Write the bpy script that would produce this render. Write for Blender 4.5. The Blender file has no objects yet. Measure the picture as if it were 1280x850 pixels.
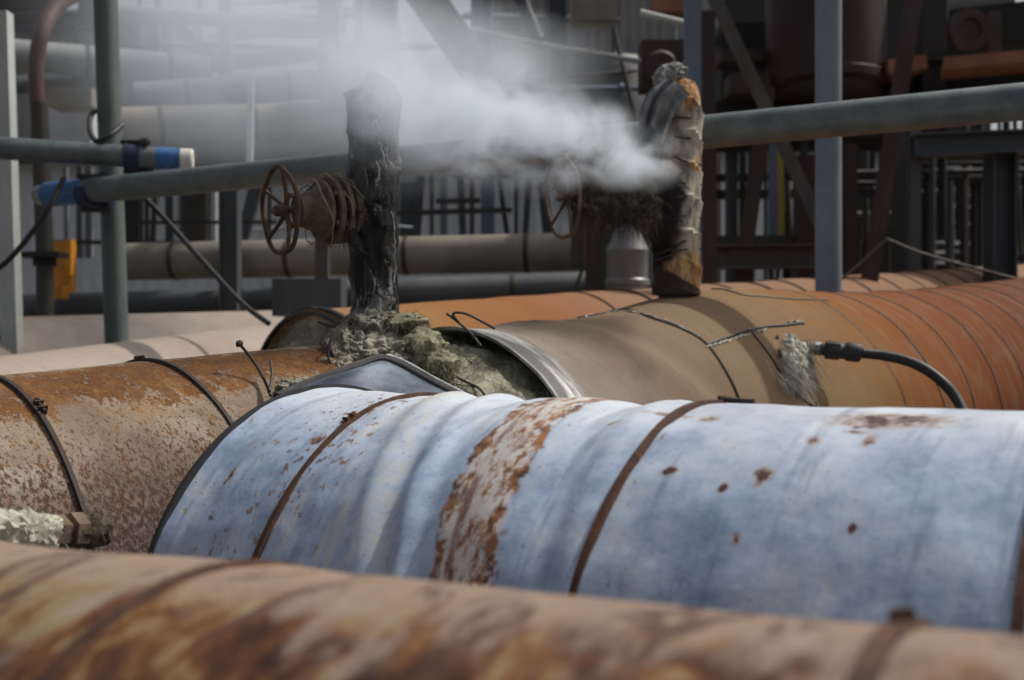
import bpy, math, random
from mathutils import Vector, Matrix, noise as mnoise
R = math.radians
random.seed(7)
scene = bpy.context.scene
COL = scene.collection
F = 1344.27            # focal length in photo pixels (1280 wide)
CZ = 1.75              # camera height above the ground


def at(px, py, d):
    return Vector(((px - 640) / F * d, d, CZ - (py - 424.5) / F * d))


# ------------------------------------------------------------------ tagging
def tag(o, label=None, cat=None, group=None, kind=None):
    if label: o['label'] = label
    if cat: o['category'] = cat
    if group: o['group'] = group
    if kind: o['kind'] = kind
    return o


def empty(name, mat=None, loc=None):
    o = bpy.data.objects.new(name, None)
    COL.objects.link(o)
    o.empty_display_size = .1
    if mat is not None: o.matrix_world = mat
    if loc is not None: o.location = loc
    return o


# ------------------------------------------------------------------ mesh builder
class MB:
    def __init__(s):
        s.v = []; s.f = []; s.uv = []; s.mi = []

    def quadgrid(s, rows, closed_u=False, uvs=None, mi=0):
        """rows: list of equally long point lists"""
        b = len(s.v); n = len(rows[0])
        for r in rows: s.v += [Vector(p) for p in r]
        for i in range(len(rows) - 1):
            for j in range(n if closed_u else n - 1):
                k = (j + 1) % n
                s.f.append((b + i * n + j, b + i * n + k, b + (i + 1) * n + k, b + (i + 1) * n + j))
                s.mi.append(mi)
                if uvs:
                    u0, u1 = uvs[i], uvs[i + 1]
                    kk = j + 1
                    s.uv.append((u0[j], u0[kk], u1[kk], u1[j]))
                else:
                    s.uv.append(None)
        return b

    def face(s, pts, mi=0):
        b = len(s.v); s.v += [Vector(p) for p in pts]
        s.f.append(tuple(range(b, b + len(pts)))); s.uv.append(None); s.mi.append(mi)

    def tube(s, pts, rad, n=16, caps=True, squash=None, closed=False, mi=0):
        pts = [Vector(p) for p in pts]
        if not isinstance(rad, (list, tuple)): rad = [rad] * len(pts)
        rows = []; uvs = []; L = 0; ref = None; m = len(pts)
        for i, p in enumerate(pts):
            if closed: d = pts[(i + 1) % m] - pts[(i - 1) % m]
            else: d = pts[min(i + 1, m - 1)] - pts[max(i - 1, 0)]
            d.normalize()
            if ref is None: ref = Vector((0, 0, 1)) if abs(d.z) < .9 else Vector((1, 0, 0))
            a = (ref - d * ref.dot(d)).normalized(); b = d.cross(a); ref = a
            if i: L += (p - pts[i - 1]).length
            row = []; uu = []
            for k in range(n):
                t = 2 * math.pi * k / n
                row.append(p + (a * math.cos(t) + b * math.sin(t)) * rad[i])
            for k in range(n + 1): uu.append((L, 2 * math.pi * k / n * rad[i]))
            rows.append(row); uvs.append(uu)
        if closed: rows.append(rows[0]); uvs.append(uvs[0])
        b0 = s.quadgrid(rows, True, uvs, mi)
        if caps and not closed:
            for idx in (0, len(rows) - 1):
                ids = [b0 + idx * n + k for k in range(n)]
                if idx == 0: ids.reverse()
                s.f.append(tuple(ids)); s.uv.append(None); s.mi.append(mi)

    def box(s, c, size, M=None, bev=0, mi=0):
        c = Vector(c); x, y, z = [q / 2 for q in size]
        M = M or Matrix.Identity(3)
        P = [c + M @ Vector((a * x, b_ * y, g * z)) for a in (-1, 1) for b_ in (-1, 1) for g in (-1, 1)]
        b = len(s.v); s.v += P
        for q in ((0, 1, 3, 2), (4, 6, 7, 5), (0, 4, 5, 1), (2, 3, 7, 6), (0, 2, 6, 4), (1, 5, 7, 3)):
            s.f.append(tuple(b + k for k in q)); s.uv.append(None); s.mi.append(mi)

    def lathe(s, c, axis, prof, n=32, mi=0):
        """prof: list of (distance along axis, radius)"""
        c = Vector(c); ax = Vector(axis).normalized()
        ref = Vector((0, 0, 1)) if abs(ax.z) < .9 else Vector((0, 1, 0))
        a = (ref - ax * ref.dot(ax)).normalized(); b = ax.cross(a)
        rows = []
        for (h, r) in prof:
            rows.append([c + ax * h + (a * math.cos(2 * math.pi * k / n) + b * math.sin(2 * math.pi * k / n)) * max(r, .0004)
                         for k in range(n)])
        uvs = [[(h, 2 * math.pi * k / n * max(r, .001)) for k in range(n + 1)] for (h, r) in prof]
        s.quadgrid(rows, True, uvs, mi)

    def bar(s, a, b, w, h, shape='box', mi=0, face=None):
        """a straight steel section from a to b"""
        a = Vector(a); b = Vector(b); d = b - a; L = d.length; d.normalize()
        f = Vector(face) if face else Vector((0, 1, 0))
        y = (f - d * f.dot(d)).normalized(); x = y.cross(d)
        M = Matrix((x, y, d)).transposed(); c = (a + b) / 2
        if shape == 'box': s.box(c, (w, h, L), M)
        elif shape == 'H':                        # web faces the viewer
            t = w * .09
            s.box(c, (w - 2 * t - .002, t, L), M)
            for q in (-1, 1): s.box(c + x * q * (w / 2 - t / 2), (t, h, L), M)
        elif shape == 'HF':                       # flange faces the viewer
            t = w * .09
            s.box(c, (t, h - 2 * t - .002, L), M)
            for q in (-1, 1): s.box(c + y * q * (h / 2 - t / 2), (w, t, L), M)
        elif shape == 'L':
            t = w * .12
            s.box(c - y * (h / 2 - t / 2), (w, t, L), M)
            s.box(c - x * (w / 2 - t / 2) + y * (t / 2 + .001), (t, h - t - .002, L), M)
        elif shape == 'U':
            t = w * .1
            s.box(c + y * (h / 2 - t / 2), (w - 2 * t - .002, t, L), M)
            for q in (-1, 1): s.box(c + x * q * (w / 2 - t / 2), (t, h, L), M)

    def blob(s, c, rad, seed, amp=.25, freq=3.0, sub=4, mi=0):
        import bmesh
        bm = bmesh.new(); bmesh.ops.create_icosphere(bm, subdivisions=sub, radius=1)
        b = len(s.v); c = Vector(c); rad = Vector(rad) if not isinstance(rad, (int, float)) else Vector((rad,) * 3)
        out = []
        for v in bm.verts:
            p = v.co.normalized()
            n = mnoise.fractal(p * freq + Vector((seed * 7.3, seed * 3.1, 0)), 1.0, 2.0, 4)
            q = p * (1 + amp * n)
            w = c + Vector((q.x * rad.x, q.y * rad.y, q.z * rad.z)); s.v.append(w); out.append((w, p))
        for f in bm.faces:
            s.f.append(tuple(b + v.index for v in f.verts)); s.uv.append(None); s.mi.append(mi)
        bm.free()
        return out

    def fibre(s, p, d, L, w, droop=.5, seg=3, mi=0, curl=.5):
        p = Vector(p); d = Vector(d).normalized()
        side = d.cross(Vector((random.uniform(-1, 1), random.uniform(-1, 1), random.uniform(-1, 1)))).normalized()
        rows = []; q = p.copy()
        for i in range(seg + 1):
            k = 1 - i / seg * .8
            rows.append([q - side * w * k, q + side * w * k])
            d = (d + Vector((random.gauss(0, curl), random.gauss(0, curl), random.gauss(0, curl))) * .5 + Vector((0, 0, -droop)) * (1 / seg)).normalized()
            q = q + d * (L / seg)
        s.quadgrid(rows, mi=mi)

    def build(s, name, mats, parent=None, smooth=True, origin='base', auto=40):
        if not isinstance(mats, (list, tuple)): mats = [mats]
        if parent is None and origin == 'base':
            xs = [v.x for v in s.v]; ys = [v.y for v in s.v]; zs = [v.z for v in s.v]
            o = Vector(((min(xs) + max(xs)) / 2, (min(ys) + max(ys)) / 2, min(zs)))
        else:
            o = Vector((0, 0, 0))
            if parent is not None and origin == 'world':      # given in world space: go to the parent's space
                inv = parent.matrix_world.inverted()
                s.v = [inv @ v for v in s.v]
        me = bpy.data.meshes.new(name)
        me.from_pydata([v - o for v in s.v], [], s.f)
        if any(u for u in s.uv):
            lay = me.uv_layers.new(name='UVMap'); i = 0
            for f, u in zip(s.f, s.uv):
                for k in range(len(f)):
                    if u: lay.data[i].uv = u[k]
                    i += 1
        for m in mats: me.materials.append(m)
        me.polygons.foreach_set('material_index', s.mi)
        if smooth:
            me.polygons.foreach_set('use_smooth', [True] * len(me.polygons))
        me.update()
        if smooth and auto:
            me.set_sharp_from_angle(angle=R(auto))
        ob = bpy.data.objects.new(name, me); COL.objects.link(ob)
        ob.location = o
        if parent is not None: ob.parent = parent
        return ob


# ------------------------------------------------------------------ materials
class NT:
    def __init__(s, name):
        s.m = bpy.data.materials.new(name); s.m.use_nodes = True
        s.t = s.m.node_tree; s.n = s.t.nodes; s.l = s.t.links
        s.b = s.n['Principled BSDF']; s.out = s.n['Material Output']

    def put(s, sock, v):
        if isinstance(v, bpy.types.NodeSocket): s.l.new(v, sock)
        elif v is not None:
            if sock.type == 'RGBA' and isinstance(v, (tuple, list)) and len(v) == 3: v = (*v, 1)
            sock.default_value = v

    def coord(s, which='Object', scale=(1, 1, 1), loc=(0, 0, 0), rot=(0, 0, 0)):
        c = s.n.new('ShaderNodeTexCoord'); m = s.n.new('ShaderNodeMapping')
        s.l.new(c.outputs[which], m.inputs['Vector'])
        m.inputs['Scale'].default_value = scale; m.inputs['Location'].default_value = loc
        m.inputs['Rotation'].default_value = rot
        return m.outputs[0]

    def noise(s, vec, scale, detail=5, rough=.6, dist=0.0):
        k = s.n.new('ShaderNodeTexNoise'); s.put(k.inputs['Vector'], vec)
        k.inputs['Scale'].default_value = scale; k.inputs['Detail'].default_value = detail
        k.inputs['Roughness'].default_value = rough; k.inputs['Distortion'].default_value = dist
        return k.outputs['Fac']

    def voro(s, vec, scale):
        k = s.n.new('ShaderNodeTexVoronoi'); s.put(k.inputs['Vector'], vec); k.inputs['Scale'].default_value = scale
        return k.outputs['Distance']

    def math(s, op, a, b=None, c=None, clamp=False):
        k = s.n.new('ShaderNodeMath'); k.operation = op; k.use_clamp = clamp
        s.put(k.inputs[0], a); s.put(k.inputs[1], b)
        if c is not None: s.put(k.inputs[2], c)
        return k.outputs[0]

    def rng(s, v, a, b, c=0.0, d=1.0, smooth=True):
        k = s.n.new('ShaderNodeMapRange'); k.interpolation_type = 'SMOOTHSTEP' if smooth else 'LINEAR'
        s.put(k.inputs['Value'], v)
        for q, w in zip(('From Min', 'From Max', 'To Min', 'To Max'), (a, b, c, d)): s.put(k.inputs[q], w)
        return k.outputs[0]

    def mix(s, f, a, b):
        k = s.n.new('ShaderNodeMix'); k.data_type = 'RGBA'
        s.put(k.inputs[0], f); s.put(k.inputs[6], a); s.put(k.inputs[7], b)
        return k.outputs[2]

    def ramp(s, f, stops):
        k = s.n.new('ShaderNodeValToRGB'); s.put(k.inputs[0], f)
        e = k.color_ramp.elements
        while len(e) < len(stops): e.new(.5)
        for el, (p, c) in zip(e, stops): el.position = p; el.color = (*c, 1)
        return k.outputs[0]

    def sep(s, v):
        k = s.n.new('ShaderNodeSeparateXYZ'); s.l.new(v, k.inputs[0]); return k.outputs

    def bump(s, h, strength=.3, dist=.01, normal=None):
        k = s.n.new('ShaderNodeBump'); s.put(k.inputs['Height'], h)
        k.inputs['Strength'].default_value = strength; k.inputs['Distance'].default_value = dist
        if normal is not None: s.l.new(normal, k.inputs['Normal'])
        return k.outputs[0]

    def done(s, col, rough=.7, metal=0.0, normal=None, spec=.4):
        s.put(s.b.inputs['Base Color'], col); s.put(s.b.inputs['Roughness'], rough); s.put(s.b.inputs['Metallic'], metal)
        s.b.inputs['Specular IOR Level'].default_value = spec
        if normal is not None: s.l.new(normal, s.b.inputs['Normal'])
        return s.m


MATS = {}


def weathered(name, c1, c2, scale=6, rough=.65, metal=0.0, stain=None, amount=.5, bump=.2, stretch=(1, 1, .35)):
    """painted or bare steel: two tones, blotches and runs"""
    if name in MATS: return MATS[name]
    k = NT(name); v = k.coord('Object', stretch)
    a = k.noise(v, scale, 6, .65)
    col = k.mix(k.rng(a, .35, .65), c1, c2)
    if stain:
        b = k.noise(k.coord('Object', (1, 1, .25), (3, 1, 2)), scale * 2.2, 7, .7)
        col = k.mix(k.rng(b, 1 - amount * .75, 1 - amount * .75 + .14), col, stain)
    f = k.noise(k.coord('Object'), scale * 14, 3, .6)
    col = k.mix(k.math('MULTIPLY', k.rng(f, .5, .75), .35), col, tuple(q * .55 for q in c1))
    MATS[name] = k.done(col, k.rng(a, .3, .7, rough - .1, rough + .1), metal, k.bump(f, bump, .004))
    return MATS[name]


def mat_blue():
    k = NT('chalky_blue_paint_with_rust')
    uv = k.coord('UV'); x, y, _ = k.sep(uv)
    cloud = k.noise(uv, 5.5, 7, .62, .4); fine = k.noise(uv, 38, 5, .65); mid = k.noise(k.coord('UV', (1, .45, 1)), 14, 6, .65)
    col = k.ramp(k.math('ADD', k.math('ADD', k.math('MULTIPLY', cloud, .42), k.math('MULTIPLY', mid, .30)), k.math('MULTIPLY', fine, .28)),
                 [(.36, (.18, .25, .39)), (.46, (.29, .385, .545)), (.53, (.40, .495, .64)), (.62, (.56, .63, .71))])
    # chalky paint whitened towards the crown, the light on top painted in
    top = k.rng(k.math('ADD', k.math('ADD', y, k.math('MULTIPLY', cloud, .22)), k.math('MULTIPLY', fine, .10)), .46, .82)
    col = k.mix(k.math('MULTIPLY', top, .7), col, (.60, .625, .66))
    # cream old paint along the creases at the left
    vs = k.noise(k.coord('UV', (1, .12, 1)), 26, 5, .6)
    left = k.math('MULTIPLY', k.rng(x, .12, -.02), k.rng(x, -.22, -.12))
    col = k.mix(k.math('MULTIPLY', k.math('MULTIPLY', k.rng(vs, .50, .66), left), .75), col, (.55, .55, .49))
    col = k.mix(k.math('MULTIPLY', k.rng(vs, .47, .33), .45), col, (.13, .18, .28))
    # grey green grime
    col = k.mix(k.math('MULTIPLY', k.rng(fine, .58, .75), .45), col, (.22, .25, .29))
    # the rusted weld band
    wob = k.math('MULTIPLY', k.math('SUBTRACT', k.noise(uv, 16, 6, .7), .5), .07)
    cen = k.rng(y, .20, .58, .205, .150, False)
    d = k.math('ABSOLUTE', k.math('ADD', k.math('SUBTRACT', x, cen), wob))
    inside = k.math('MULTIPLY', k.rng(d, .056, .044), k.rng(k.math('ADD', k.noise(k.coord('UV', (1, .5, 1), (5, 0, 0)), 24, 6, .7), k.rng(d, .06, .0, -.02, .12)), .36, .47))
    sp = k.noise(k.coord('UV', (1, .38, 1)), 55, 6, .75)
    band = k.ramp(sp, [(.34, (.05, .022, .012)), (.42, (.25, .10, .028)), (.455, (.42, .27, .16)), (.51, (.58, .54, .52))])
    col = k.mix(k.math('MULTIPLY', inside, .95), col, band)
    e1 = k.math('ABSOLUTE', k.math('SUBTRACT', d, .047))
    edge = k.math('MULTIPLY', k.rng(e1, .015, .004), k.rng(k.noise(k.coord('UV', (1, .6, 1)), 30, 6, .72), .44, .52))
    col = k.mix(edge, col, k.mix(k.rng(fine, .4, .6), (.30, .12, .03), (.085, .034, .016)))
    core = k.math('MULTIPLY', k.rng(k.math('ABSOLUTE', k.math('ADD', k.math('SUBTRACT', d, .018), wob)), .012, .003), k.rng(mid, .42, .55))
    col = k.mix(k.math('MULTIPLY', core, .8), col, (.16, .055, .02))

    # single spots
    wb = k.math('MULTIPLY', k.math('SUBTRACT', k.noise(uv, 45, 5, .7), .5), 3.2)
    for (sx, t, rx, ry) in ((.660, 78.5, .056, .026), (.562, 56, .016, .026), (.596, 67, .012, .014), (.522, 52, .008, .012), (.683, 46.4, .008, .010), (.561, 42.1, .009, .013),
                            (.63, 74, .012, .008), (.44, 55.5, .014, .012), (.30, 71.5, .02, .012), (.66, 68, .007, .014), (-.33, 45, .008, .032), (-.20, 57, .022, .016), (.64, 71.5, .02, .008),
                            (.36, 77, .05, .010), (.43, 76, .02, .02)):
        yy = R(t) * .402
        fs_ = 1.15 if sx == .660 else .62; rx *= fs_; ry *= fs_
        dx = k.math('DIVIDE', k.math('SUBTRACT', x, sx), rx); dy = k.math('DIVIDE', k.math('SUBTRACT', y, yy), ry)
        r2 = k.math('ADD', k.math('SQRT', k.math('ADD', k.math('MULTIPLY', dx, dx), k.math('MULTIPLY', dy, dy))), wb)
        col = k.mix(k.math('MULTIPLY', k.rng(r2, 1.5, .8), .6), col, (.34, .19, .08))
        col = k.mix(k.math('MULTIPLY', k.rng(r2, .95, .7), k.rng(fine, .60, .45, .15, 1)), col, (.065, .026, .016))
    # scattered small rust specks, thicker beside the straps and at the left end
    n1 = k.noise(k.coord('UV', (1, .65, 1)), 62, 4, .62); n2 = k.noise(uv, 7, 4, .6)
    near = k.math('ADD', k.math('ADD', k.rng(k.math('ABSOLUTE', k.math('ADD', x, .18)), .16, .02, 0, .09), k.rng(x, .35, .15, 0, .035)), k.rng(k.math('ABSOLUTE', k.math('SUBTRACT', x, .38)), .06, .01, 0, .06))
    th = k.math('SUBTRACT', .785, near)
    sk = k.math('ADD', n1, k.math('MULTIPLY', n2, .18))
    m = k.rng(k.math('SUBTRACT', sk, th), 0.0, .035)
    col = k.mix(k.math('MULTIPLY', m, .85), col, k.mix(k.rng(n2, .4, .6), (.34, .16, .04), (.12, .05, .02)))
    # pin-head rust everywhere and dark scuffs
    pin = k.noise(uv, 120, 3, .6)
    col = k.mix(k.math('MULTIPLY', k.rng(k.math('ADD', pin, k.math('MULTIPLY', n2, .10)), .735, .76), .8), col, (.13, .07, .045))
    yl = k.noise(k.coord('UV', (1, .5, 1), (8, 3, 0)), 70, 3, .6)
    col = k.mix(k.math('MULTIPLY', k.rng(k.math('ADD', yl, k.rng(x, .4, -.3, 0, .10)), .73, .77), .75), col, (.34, .20, .05))
    scf = k.noise(k.coord('UV', (.35, 1, 1), (3, 3, 0)), 48, 5, .7)
    col = k.mix(k.math('MULTIPLY', k.rng(scf, .62, .72), .35), col, (.12, .15, .20))
    # a stripe of old cream paint on the ridge left of the rusted band
    cr = k.math('ADD', k.math('ADD', x, k.math('MULTIPLY', k.math('SUBTRACT', y, .36), .40)), k.math('MULTIPLY', k.math('SUBTRACT', mid, .5), .05))
    col = k.mix(k.math('MULTIPLY', k.math('MULTIPLY', k.rng(k.math('ABSOLUTE', k.math('SUBTRACT', cr, -.005)), .034, .012), k.rng(fine, .38, .54)), .55), col, (.44, .45, .41))
    h = k.math('ADD', k.math('MULTIPLY', fine, .5), k.math('MULTIPLY', mid, .9))
    return k.done(col, k.rng(cloud, .3, .7, .42, .6), .0, k.bump(h, .28, .006), .45)


def mat_rusty_white():
    k = NT('rusted_white_cladding')
    uv = k.coord('UV'); x, y, _ = k.sep(uv)
    big = k.noise(uv, 4, 6, .65, .6); run = k.noise(k.coord('UV', (1, .45, 1), rot=(0, 0, .6)), 34, 8, .78); pit = k.noise(k.coord('UV', (1, .55, 1), rot=(0, 0, .6)), 130, 5, .75)
    pale = k.ramp(k.math('ADD', k.math('MULTIPLY', big, .6), k.math('MULTIPLY', pit, .4)), [(.40, (.17, .12, .085)), (.5, (.30, .235, .175)), (.58, (.42, .37, .30))])
    rust = k.ramp(k.math('ADD', k.math('MULTIPLY', pit, .5), k.math('MULTIPLY', run, .5)), [(.38, (.045, .02, .013)), (.46, (.10, .043, .02)), (.53, (.19, .085, .028)), (.62, (.30, .17, .065))])
    crown = k.rng(k.math('ABSOLUTE', k.math('SUBTRACT', k.math('ADD', y, k.math('MULTIPLY', k.math('SUBTRACT', big, .5), .35)), .68)), .19, .04, -.05, .17)
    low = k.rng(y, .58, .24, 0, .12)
    v = k.math('ADD', k.math('ADD', run, k.math('MULTIPLY', k.math('SUBTRACT', big, .5), .25)), k.math('ADD', crown, low))
    v = k.math('ADD', v, k.math('MULTIPLY', k.math('SUBTRACT', pit, .5), .70))
    col = k.mix(k.rng(v, .50, .61), pale, rust)
    gold = k.math('MULTIPLY', k.rng(k.noise(k.coord('UV', (1, .5, 1), (7, 1, 0), rot=(0, 0, .6)), 11, 6, .7), .54, .66), k.rng(y, .3, .55))
    col = k.mix(k.math('MULTIPLY', gold, .45), col, (.30, .17, .06))
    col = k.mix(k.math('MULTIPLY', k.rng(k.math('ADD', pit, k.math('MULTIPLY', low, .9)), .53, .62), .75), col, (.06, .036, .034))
    col = k.mix(k.rng(y, .50, .22, 0, .75), col, k.mix(k.rng(pit, .42, .55), (.16, .115, .105), (.055, .038, .037)))  # lower flank darkened in the colour, as shadow from the neighbouring pipes
    h = k.math('ADD', pit, k.math('MULTIPLY', run, .8))
    return k.done(col, .78, 0, k.bump(h, .45, .005), .10)


def mat_tan():
    k = NT('weathered_tan_cladding')
    uv = k.coord('UV'); x, y, _ = k.sep(uv)
    big = k.noise(uv, 3, 6, .62, .5); run = k.noise(k.coord('UV', (1, .16, 1)), 14, 6, .65); fine = k.noise(uv, 60, 5, .65)
    xx = k.math('ADD', x, k.math('MULTIPLY', k.math('SUBTRACT', big, .5), .5))
    f = k.rng(xx, -1.3, 2.0, 0, 1, False)
    col = k.ramp(f, [(.0, (.33, .30, .27)), (.12, (.185, .145, .108)), (.19, (.20, .145, .10)), (.40, (.215, .132, .068)), (.48, (.205, .098, .031)), (.58, (.20, .068, .016)), (.78, (.155, .042, .011)), (1, (.12, .034, .011))])
    col = k.mix(k.math('MULTIPLY', k.rng(run, .48, .68), .35), col, (.20, .14, .09))
    col = k.mix(k.math('MULTIPLY', k.rng(run, .48, .34), .28), col, (.25, .19, .12))
    blot = k.noise(k.coord('UV', (1, .7, 1), (2, 8, 0)), 9, 7, .7, .8)
    col = k.mix(k.math('MULTIPLY', k.rng(blot, .53, .68), .55), col, (.16, .11, .075))
    drip = k.noise(k.coord('UV', (1, .06, 1), (5, 0, 0)), 42, 4, .6)
    col = k.mix(k.math('MULTIPLY', k.rng(drip, .60, .72), .45), col, (.13, .09, .06))
    # olive run-off under the hose outlet
    g = k.math('MULTIPLY', k.rng(k.math('ABSOLUTE', k.math('SUBTRACT', x, .15)), .30, .08), k.rng(y, .42, .2))
    col = k.mix(k.math('MULTIPLY', g, .25), col, (.26, .19, .09))
    # cast shadow of the riser and its plume, painted brown into the cladding
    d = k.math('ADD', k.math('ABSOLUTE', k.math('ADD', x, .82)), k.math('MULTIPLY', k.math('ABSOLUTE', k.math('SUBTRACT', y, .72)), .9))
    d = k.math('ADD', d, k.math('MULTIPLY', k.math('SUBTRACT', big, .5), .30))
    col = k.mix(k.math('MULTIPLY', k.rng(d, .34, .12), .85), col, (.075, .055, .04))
    # bare aluminium edge
    al = k.rng(k.math('ADD', x, k.math('MULTIPLY', k.math('SUBTRACT', run, .5), .08)), -1.085, -1.125)
    col = k.mix(al, col, k.mix(k.rng(run, .42, .6), (.12, .115, .11), (.50, .50, .49)))
    col = k.mix(k.math('MULTIPLY', k.rng(fine, .6, .75), .5), col, (.17, .10, .06))
    return k.done(col, k.rng(al, 0, 1, .85, .40), k.math('MULTIPLY', al, .1), k.bump(k.math('ADD', fine, k.math('MULTIPLY', k.math('ADD', run, blot), .9)), .35, .005), .10)


def mat_orange_far():
    k = NT('sunlit_orange_lagging')
    uv = k.coord('UV'); x, y, _ = k.sep(uv)
    big = k.noise(uv, 3, 6, .6); fine = k.noise(uv, 40, 4, .6)
    xx = k.math('ADD', x, k.math('MULTIPLY', k.math('SUBTRACT', big, .5), .6))
    col = k.ramp(k.rng(xx, -2.2, 1.8, 0, 1, False), [(.0, (.27, .22, .18)), (.2, (.28, .205, .16)), (.45, (.29, .20, .12)), (.62, (.28, .145, .055)), (.8, (.25, .10, .04)), (1, (.25, .145, .09))])
    col = k.mix(k.math('MULTIPLY', k.rng(fine, .52, .7), .4), col, (.22, .11, .05))
    return k.done(col, .85, 0, k.bump(fine, .25, .004), .10)


def mat_front():
    k = NT('rust_and_cream_cladding')
    uv = k.coord('UV'); x, y, _ = k.sep(uv)
    a = k.noise(k.coord('UV', (1, .75, 1), rot=(0, 0, -.3)), 15, 5, .66, .5); b = k.noise(k.coord('UV', (1, .40, 1), (4, 2, 0), rot=(0, 0, -.3)), 34, 6, .7); f = k.noise(uv, 140, 4, .7)
    right = k.rng(x, -.25, .15, -.055, .045)
    v = k.math('ADD', k.math('ADD', k.math('MULTIPLY', a, .6), k.math('MULTIPLY', b, .4)), right)
    col = k.ramp(v, [(.38, (.26, .215, .13)), (.45, (.24, .155, .08)), (.49, (.17, .08, .034)), (.54, (.10, .042, .022)), (.60, (.04, .02, .015))])
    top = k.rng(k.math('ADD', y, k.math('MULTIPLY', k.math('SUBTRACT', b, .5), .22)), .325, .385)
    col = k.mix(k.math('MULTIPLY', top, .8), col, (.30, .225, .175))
    dk = k.rng(k.noise(k.coord('UV', (1, .3, 1), (1, 5, 0), rot=(0, 0, -.3)), 19, 5, .62, .6), .54, .62)
    col = k.mix(k.math('MULTIPLY', dk, .8), col, (.075, .04, .035))
    pk = k.rng(k.noise(k.coord('UV', (1, .5, 1), (9, 5, 0)), 15, 4, .6), .56, .66)
    col = k.mix(k.math('MULTIPLY', pk, .6), col, (.30, .24, .20))
    col = k.mix(k.math('MULTIPLY', k.rng(f, .5, .7), .4), col, (.14, .06, .03))
    return k.done(col, .82, 0, k.bump(b, .3, .004), .12)


def mat_wool(name, dark, mid, light, fs=60):
    k = NT(name)
    v = k.coord('Object'); a = k.noise(v, 9, 5, .65, 1.0); b = k.noise(k.coord('Object', (1, 1, .3)), fs, 5, .7, 1.5)
    col = k.ramp(k.math('ADD', k.math('MULTIPLY', a, .6), k.math('MULTIPLY', b, .4)), [(.36, dark), (.5, mid), (.62, light)])
    return k.done(col, .95, 0, k.bump(b, .8, .012), .1)


def mat_wrap():
    """glass cloth lagging, rust stained at both ends, soaked black on the windward flank"""
    k = NT('stained_cloth_lagging')
    v = k.coord('Object'); x, y, z = k.sep(v)
    a = k.noise(v, 8, 6, .65, .6); b = k.noise(k.coord('Object', (1, 1, .4)), 30, 6, .7); weave = k.noise(v, 130, 3, .7)
    col = k.ramp(b, [(.36, (.17, .14, .11)), (.5, (.36, .31, .25)), (.64, (.50, .45, .38))])
    zz = k.math('ADD', z, k.math('MULTIPLY', k.math('SUBTRACT', a, .5), .25))
    rb = k.math('MAXIMUM', k.rng(zz, .17, .11), k.rng(zz, .60, .68))
    rb = k.math('MULTIPLY', rb, k.rng(a, .36, .5))
    rb2 = k.math('MULTIPLY', k.rng(k.math('ABSOLUTE', k.math('SUBTRACT', zz, .44)), .09, .03), k.rng(a, .5, .58))
    col = k.mix(k.math('MULTIPLY', k.math('MAXIMUM', rb, rb2), .85), col, k.ramp(b, [(.38, (.14, .05, .02)), (.5, (.40, .17, .04)), (.62, (.62, .38, .13))]))
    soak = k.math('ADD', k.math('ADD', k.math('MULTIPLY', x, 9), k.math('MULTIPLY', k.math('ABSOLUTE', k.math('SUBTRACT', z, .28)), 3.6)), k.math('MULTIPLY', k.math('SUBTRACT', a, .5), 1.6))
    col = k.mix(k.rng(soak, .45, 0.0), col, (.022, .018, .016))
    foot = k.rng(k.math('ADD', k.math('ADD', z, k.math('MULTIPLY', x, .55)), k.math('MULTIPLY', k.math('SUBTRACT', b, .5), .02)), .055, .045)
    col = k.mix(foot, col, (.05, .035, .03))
    h = k.math('ADD', k.math('MULTIPLY', weave, .5), b)
    return k.done(col, .85, 0, k.bump(h, .7, .008), .2)


def mat_black():
    k = NT('tarred_black_lagging_with_salt')
    v = k.coord('Object'); x, y, z = k.sep(v)
    a = k.noise(k.coord('Object', (1, 1, .40)), 17, 6, .68, 1.6); s = k.noise(v, 85, 5, .75)
    col = k.mix(k.rng(a, .4, .6), (.006, .006, .006), (.016, .015, .015))
    m = k.math('ADD', a, k.math('MULTIPLY', k.math('SUBTRACT', s, .5), .75))
    low = k.rng(z, .12, .02, 0, .10)
    m = k.math('ADD', m, k.math('MULTIPLY', k.math('SUBTRACT', k.noise(v, 6.5, 3, .5), .5), .42))
    m = k.math('ADD', m, low)
    col = k.mix(k.math('MULTIPLY', k.rng(m, .60, .68), .85), col, (.34, .33, .32))
    return k.done(col, k.rng(a, .4, .6, .28, .7), 0, k.bump(k.math('ADD', a, k.math('MULTIPLY', s, .2)), .9, .02), .5)


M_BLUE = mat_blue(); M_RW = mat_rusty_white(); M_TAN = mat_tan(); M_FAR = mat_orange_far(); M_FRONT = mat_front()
M_WOOL = mat_wool('grey_green_mineral_wool', (.07, .066, .050), (.27, .255, .20), (.52, .49, .39))
M_WOOLD = mat_wool('dark_mineral_wool', (.06, .06, .044), (.20, .195, .145), (.42, .40, .31))  # darker tone of the grey-green wool, for the stripped gap
M_WOOLW = mat_wool('pale_mineral_wool', (.22, .21, .16), (.52, .50, .42), (.76, .74, .66))
M_WOOLB = mat_wool('brown_dusty_wool', (.03, .024, .018), (.10, .08, .055), (.24, .21, .14))
M_WRAP = mat_wrap(); M_BLACK = mat_black()
M_STRAP = weathered('dark_rusted_strap', (.10, .042, .022), (.055, .028, .02), 40, .7, .2, (.22, .09, .03), .6, .4, (1, 1, 1))
M_STRAPD = weathered('blackened_strap', (.035, .026, .022), (.06, .04, .03), 40, .65, .2, None, .5, .4, (1, 1, 1))
M_WIRE = weathered('dark_tie_wire', (.03, .027, .025), (.05, .04, .035), 30, .6, .2)
M_CORE = weathered('dark_steel_pipe', (.03, .03, .032), (.06, .055, .05), 12, .6, .2)
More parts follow.
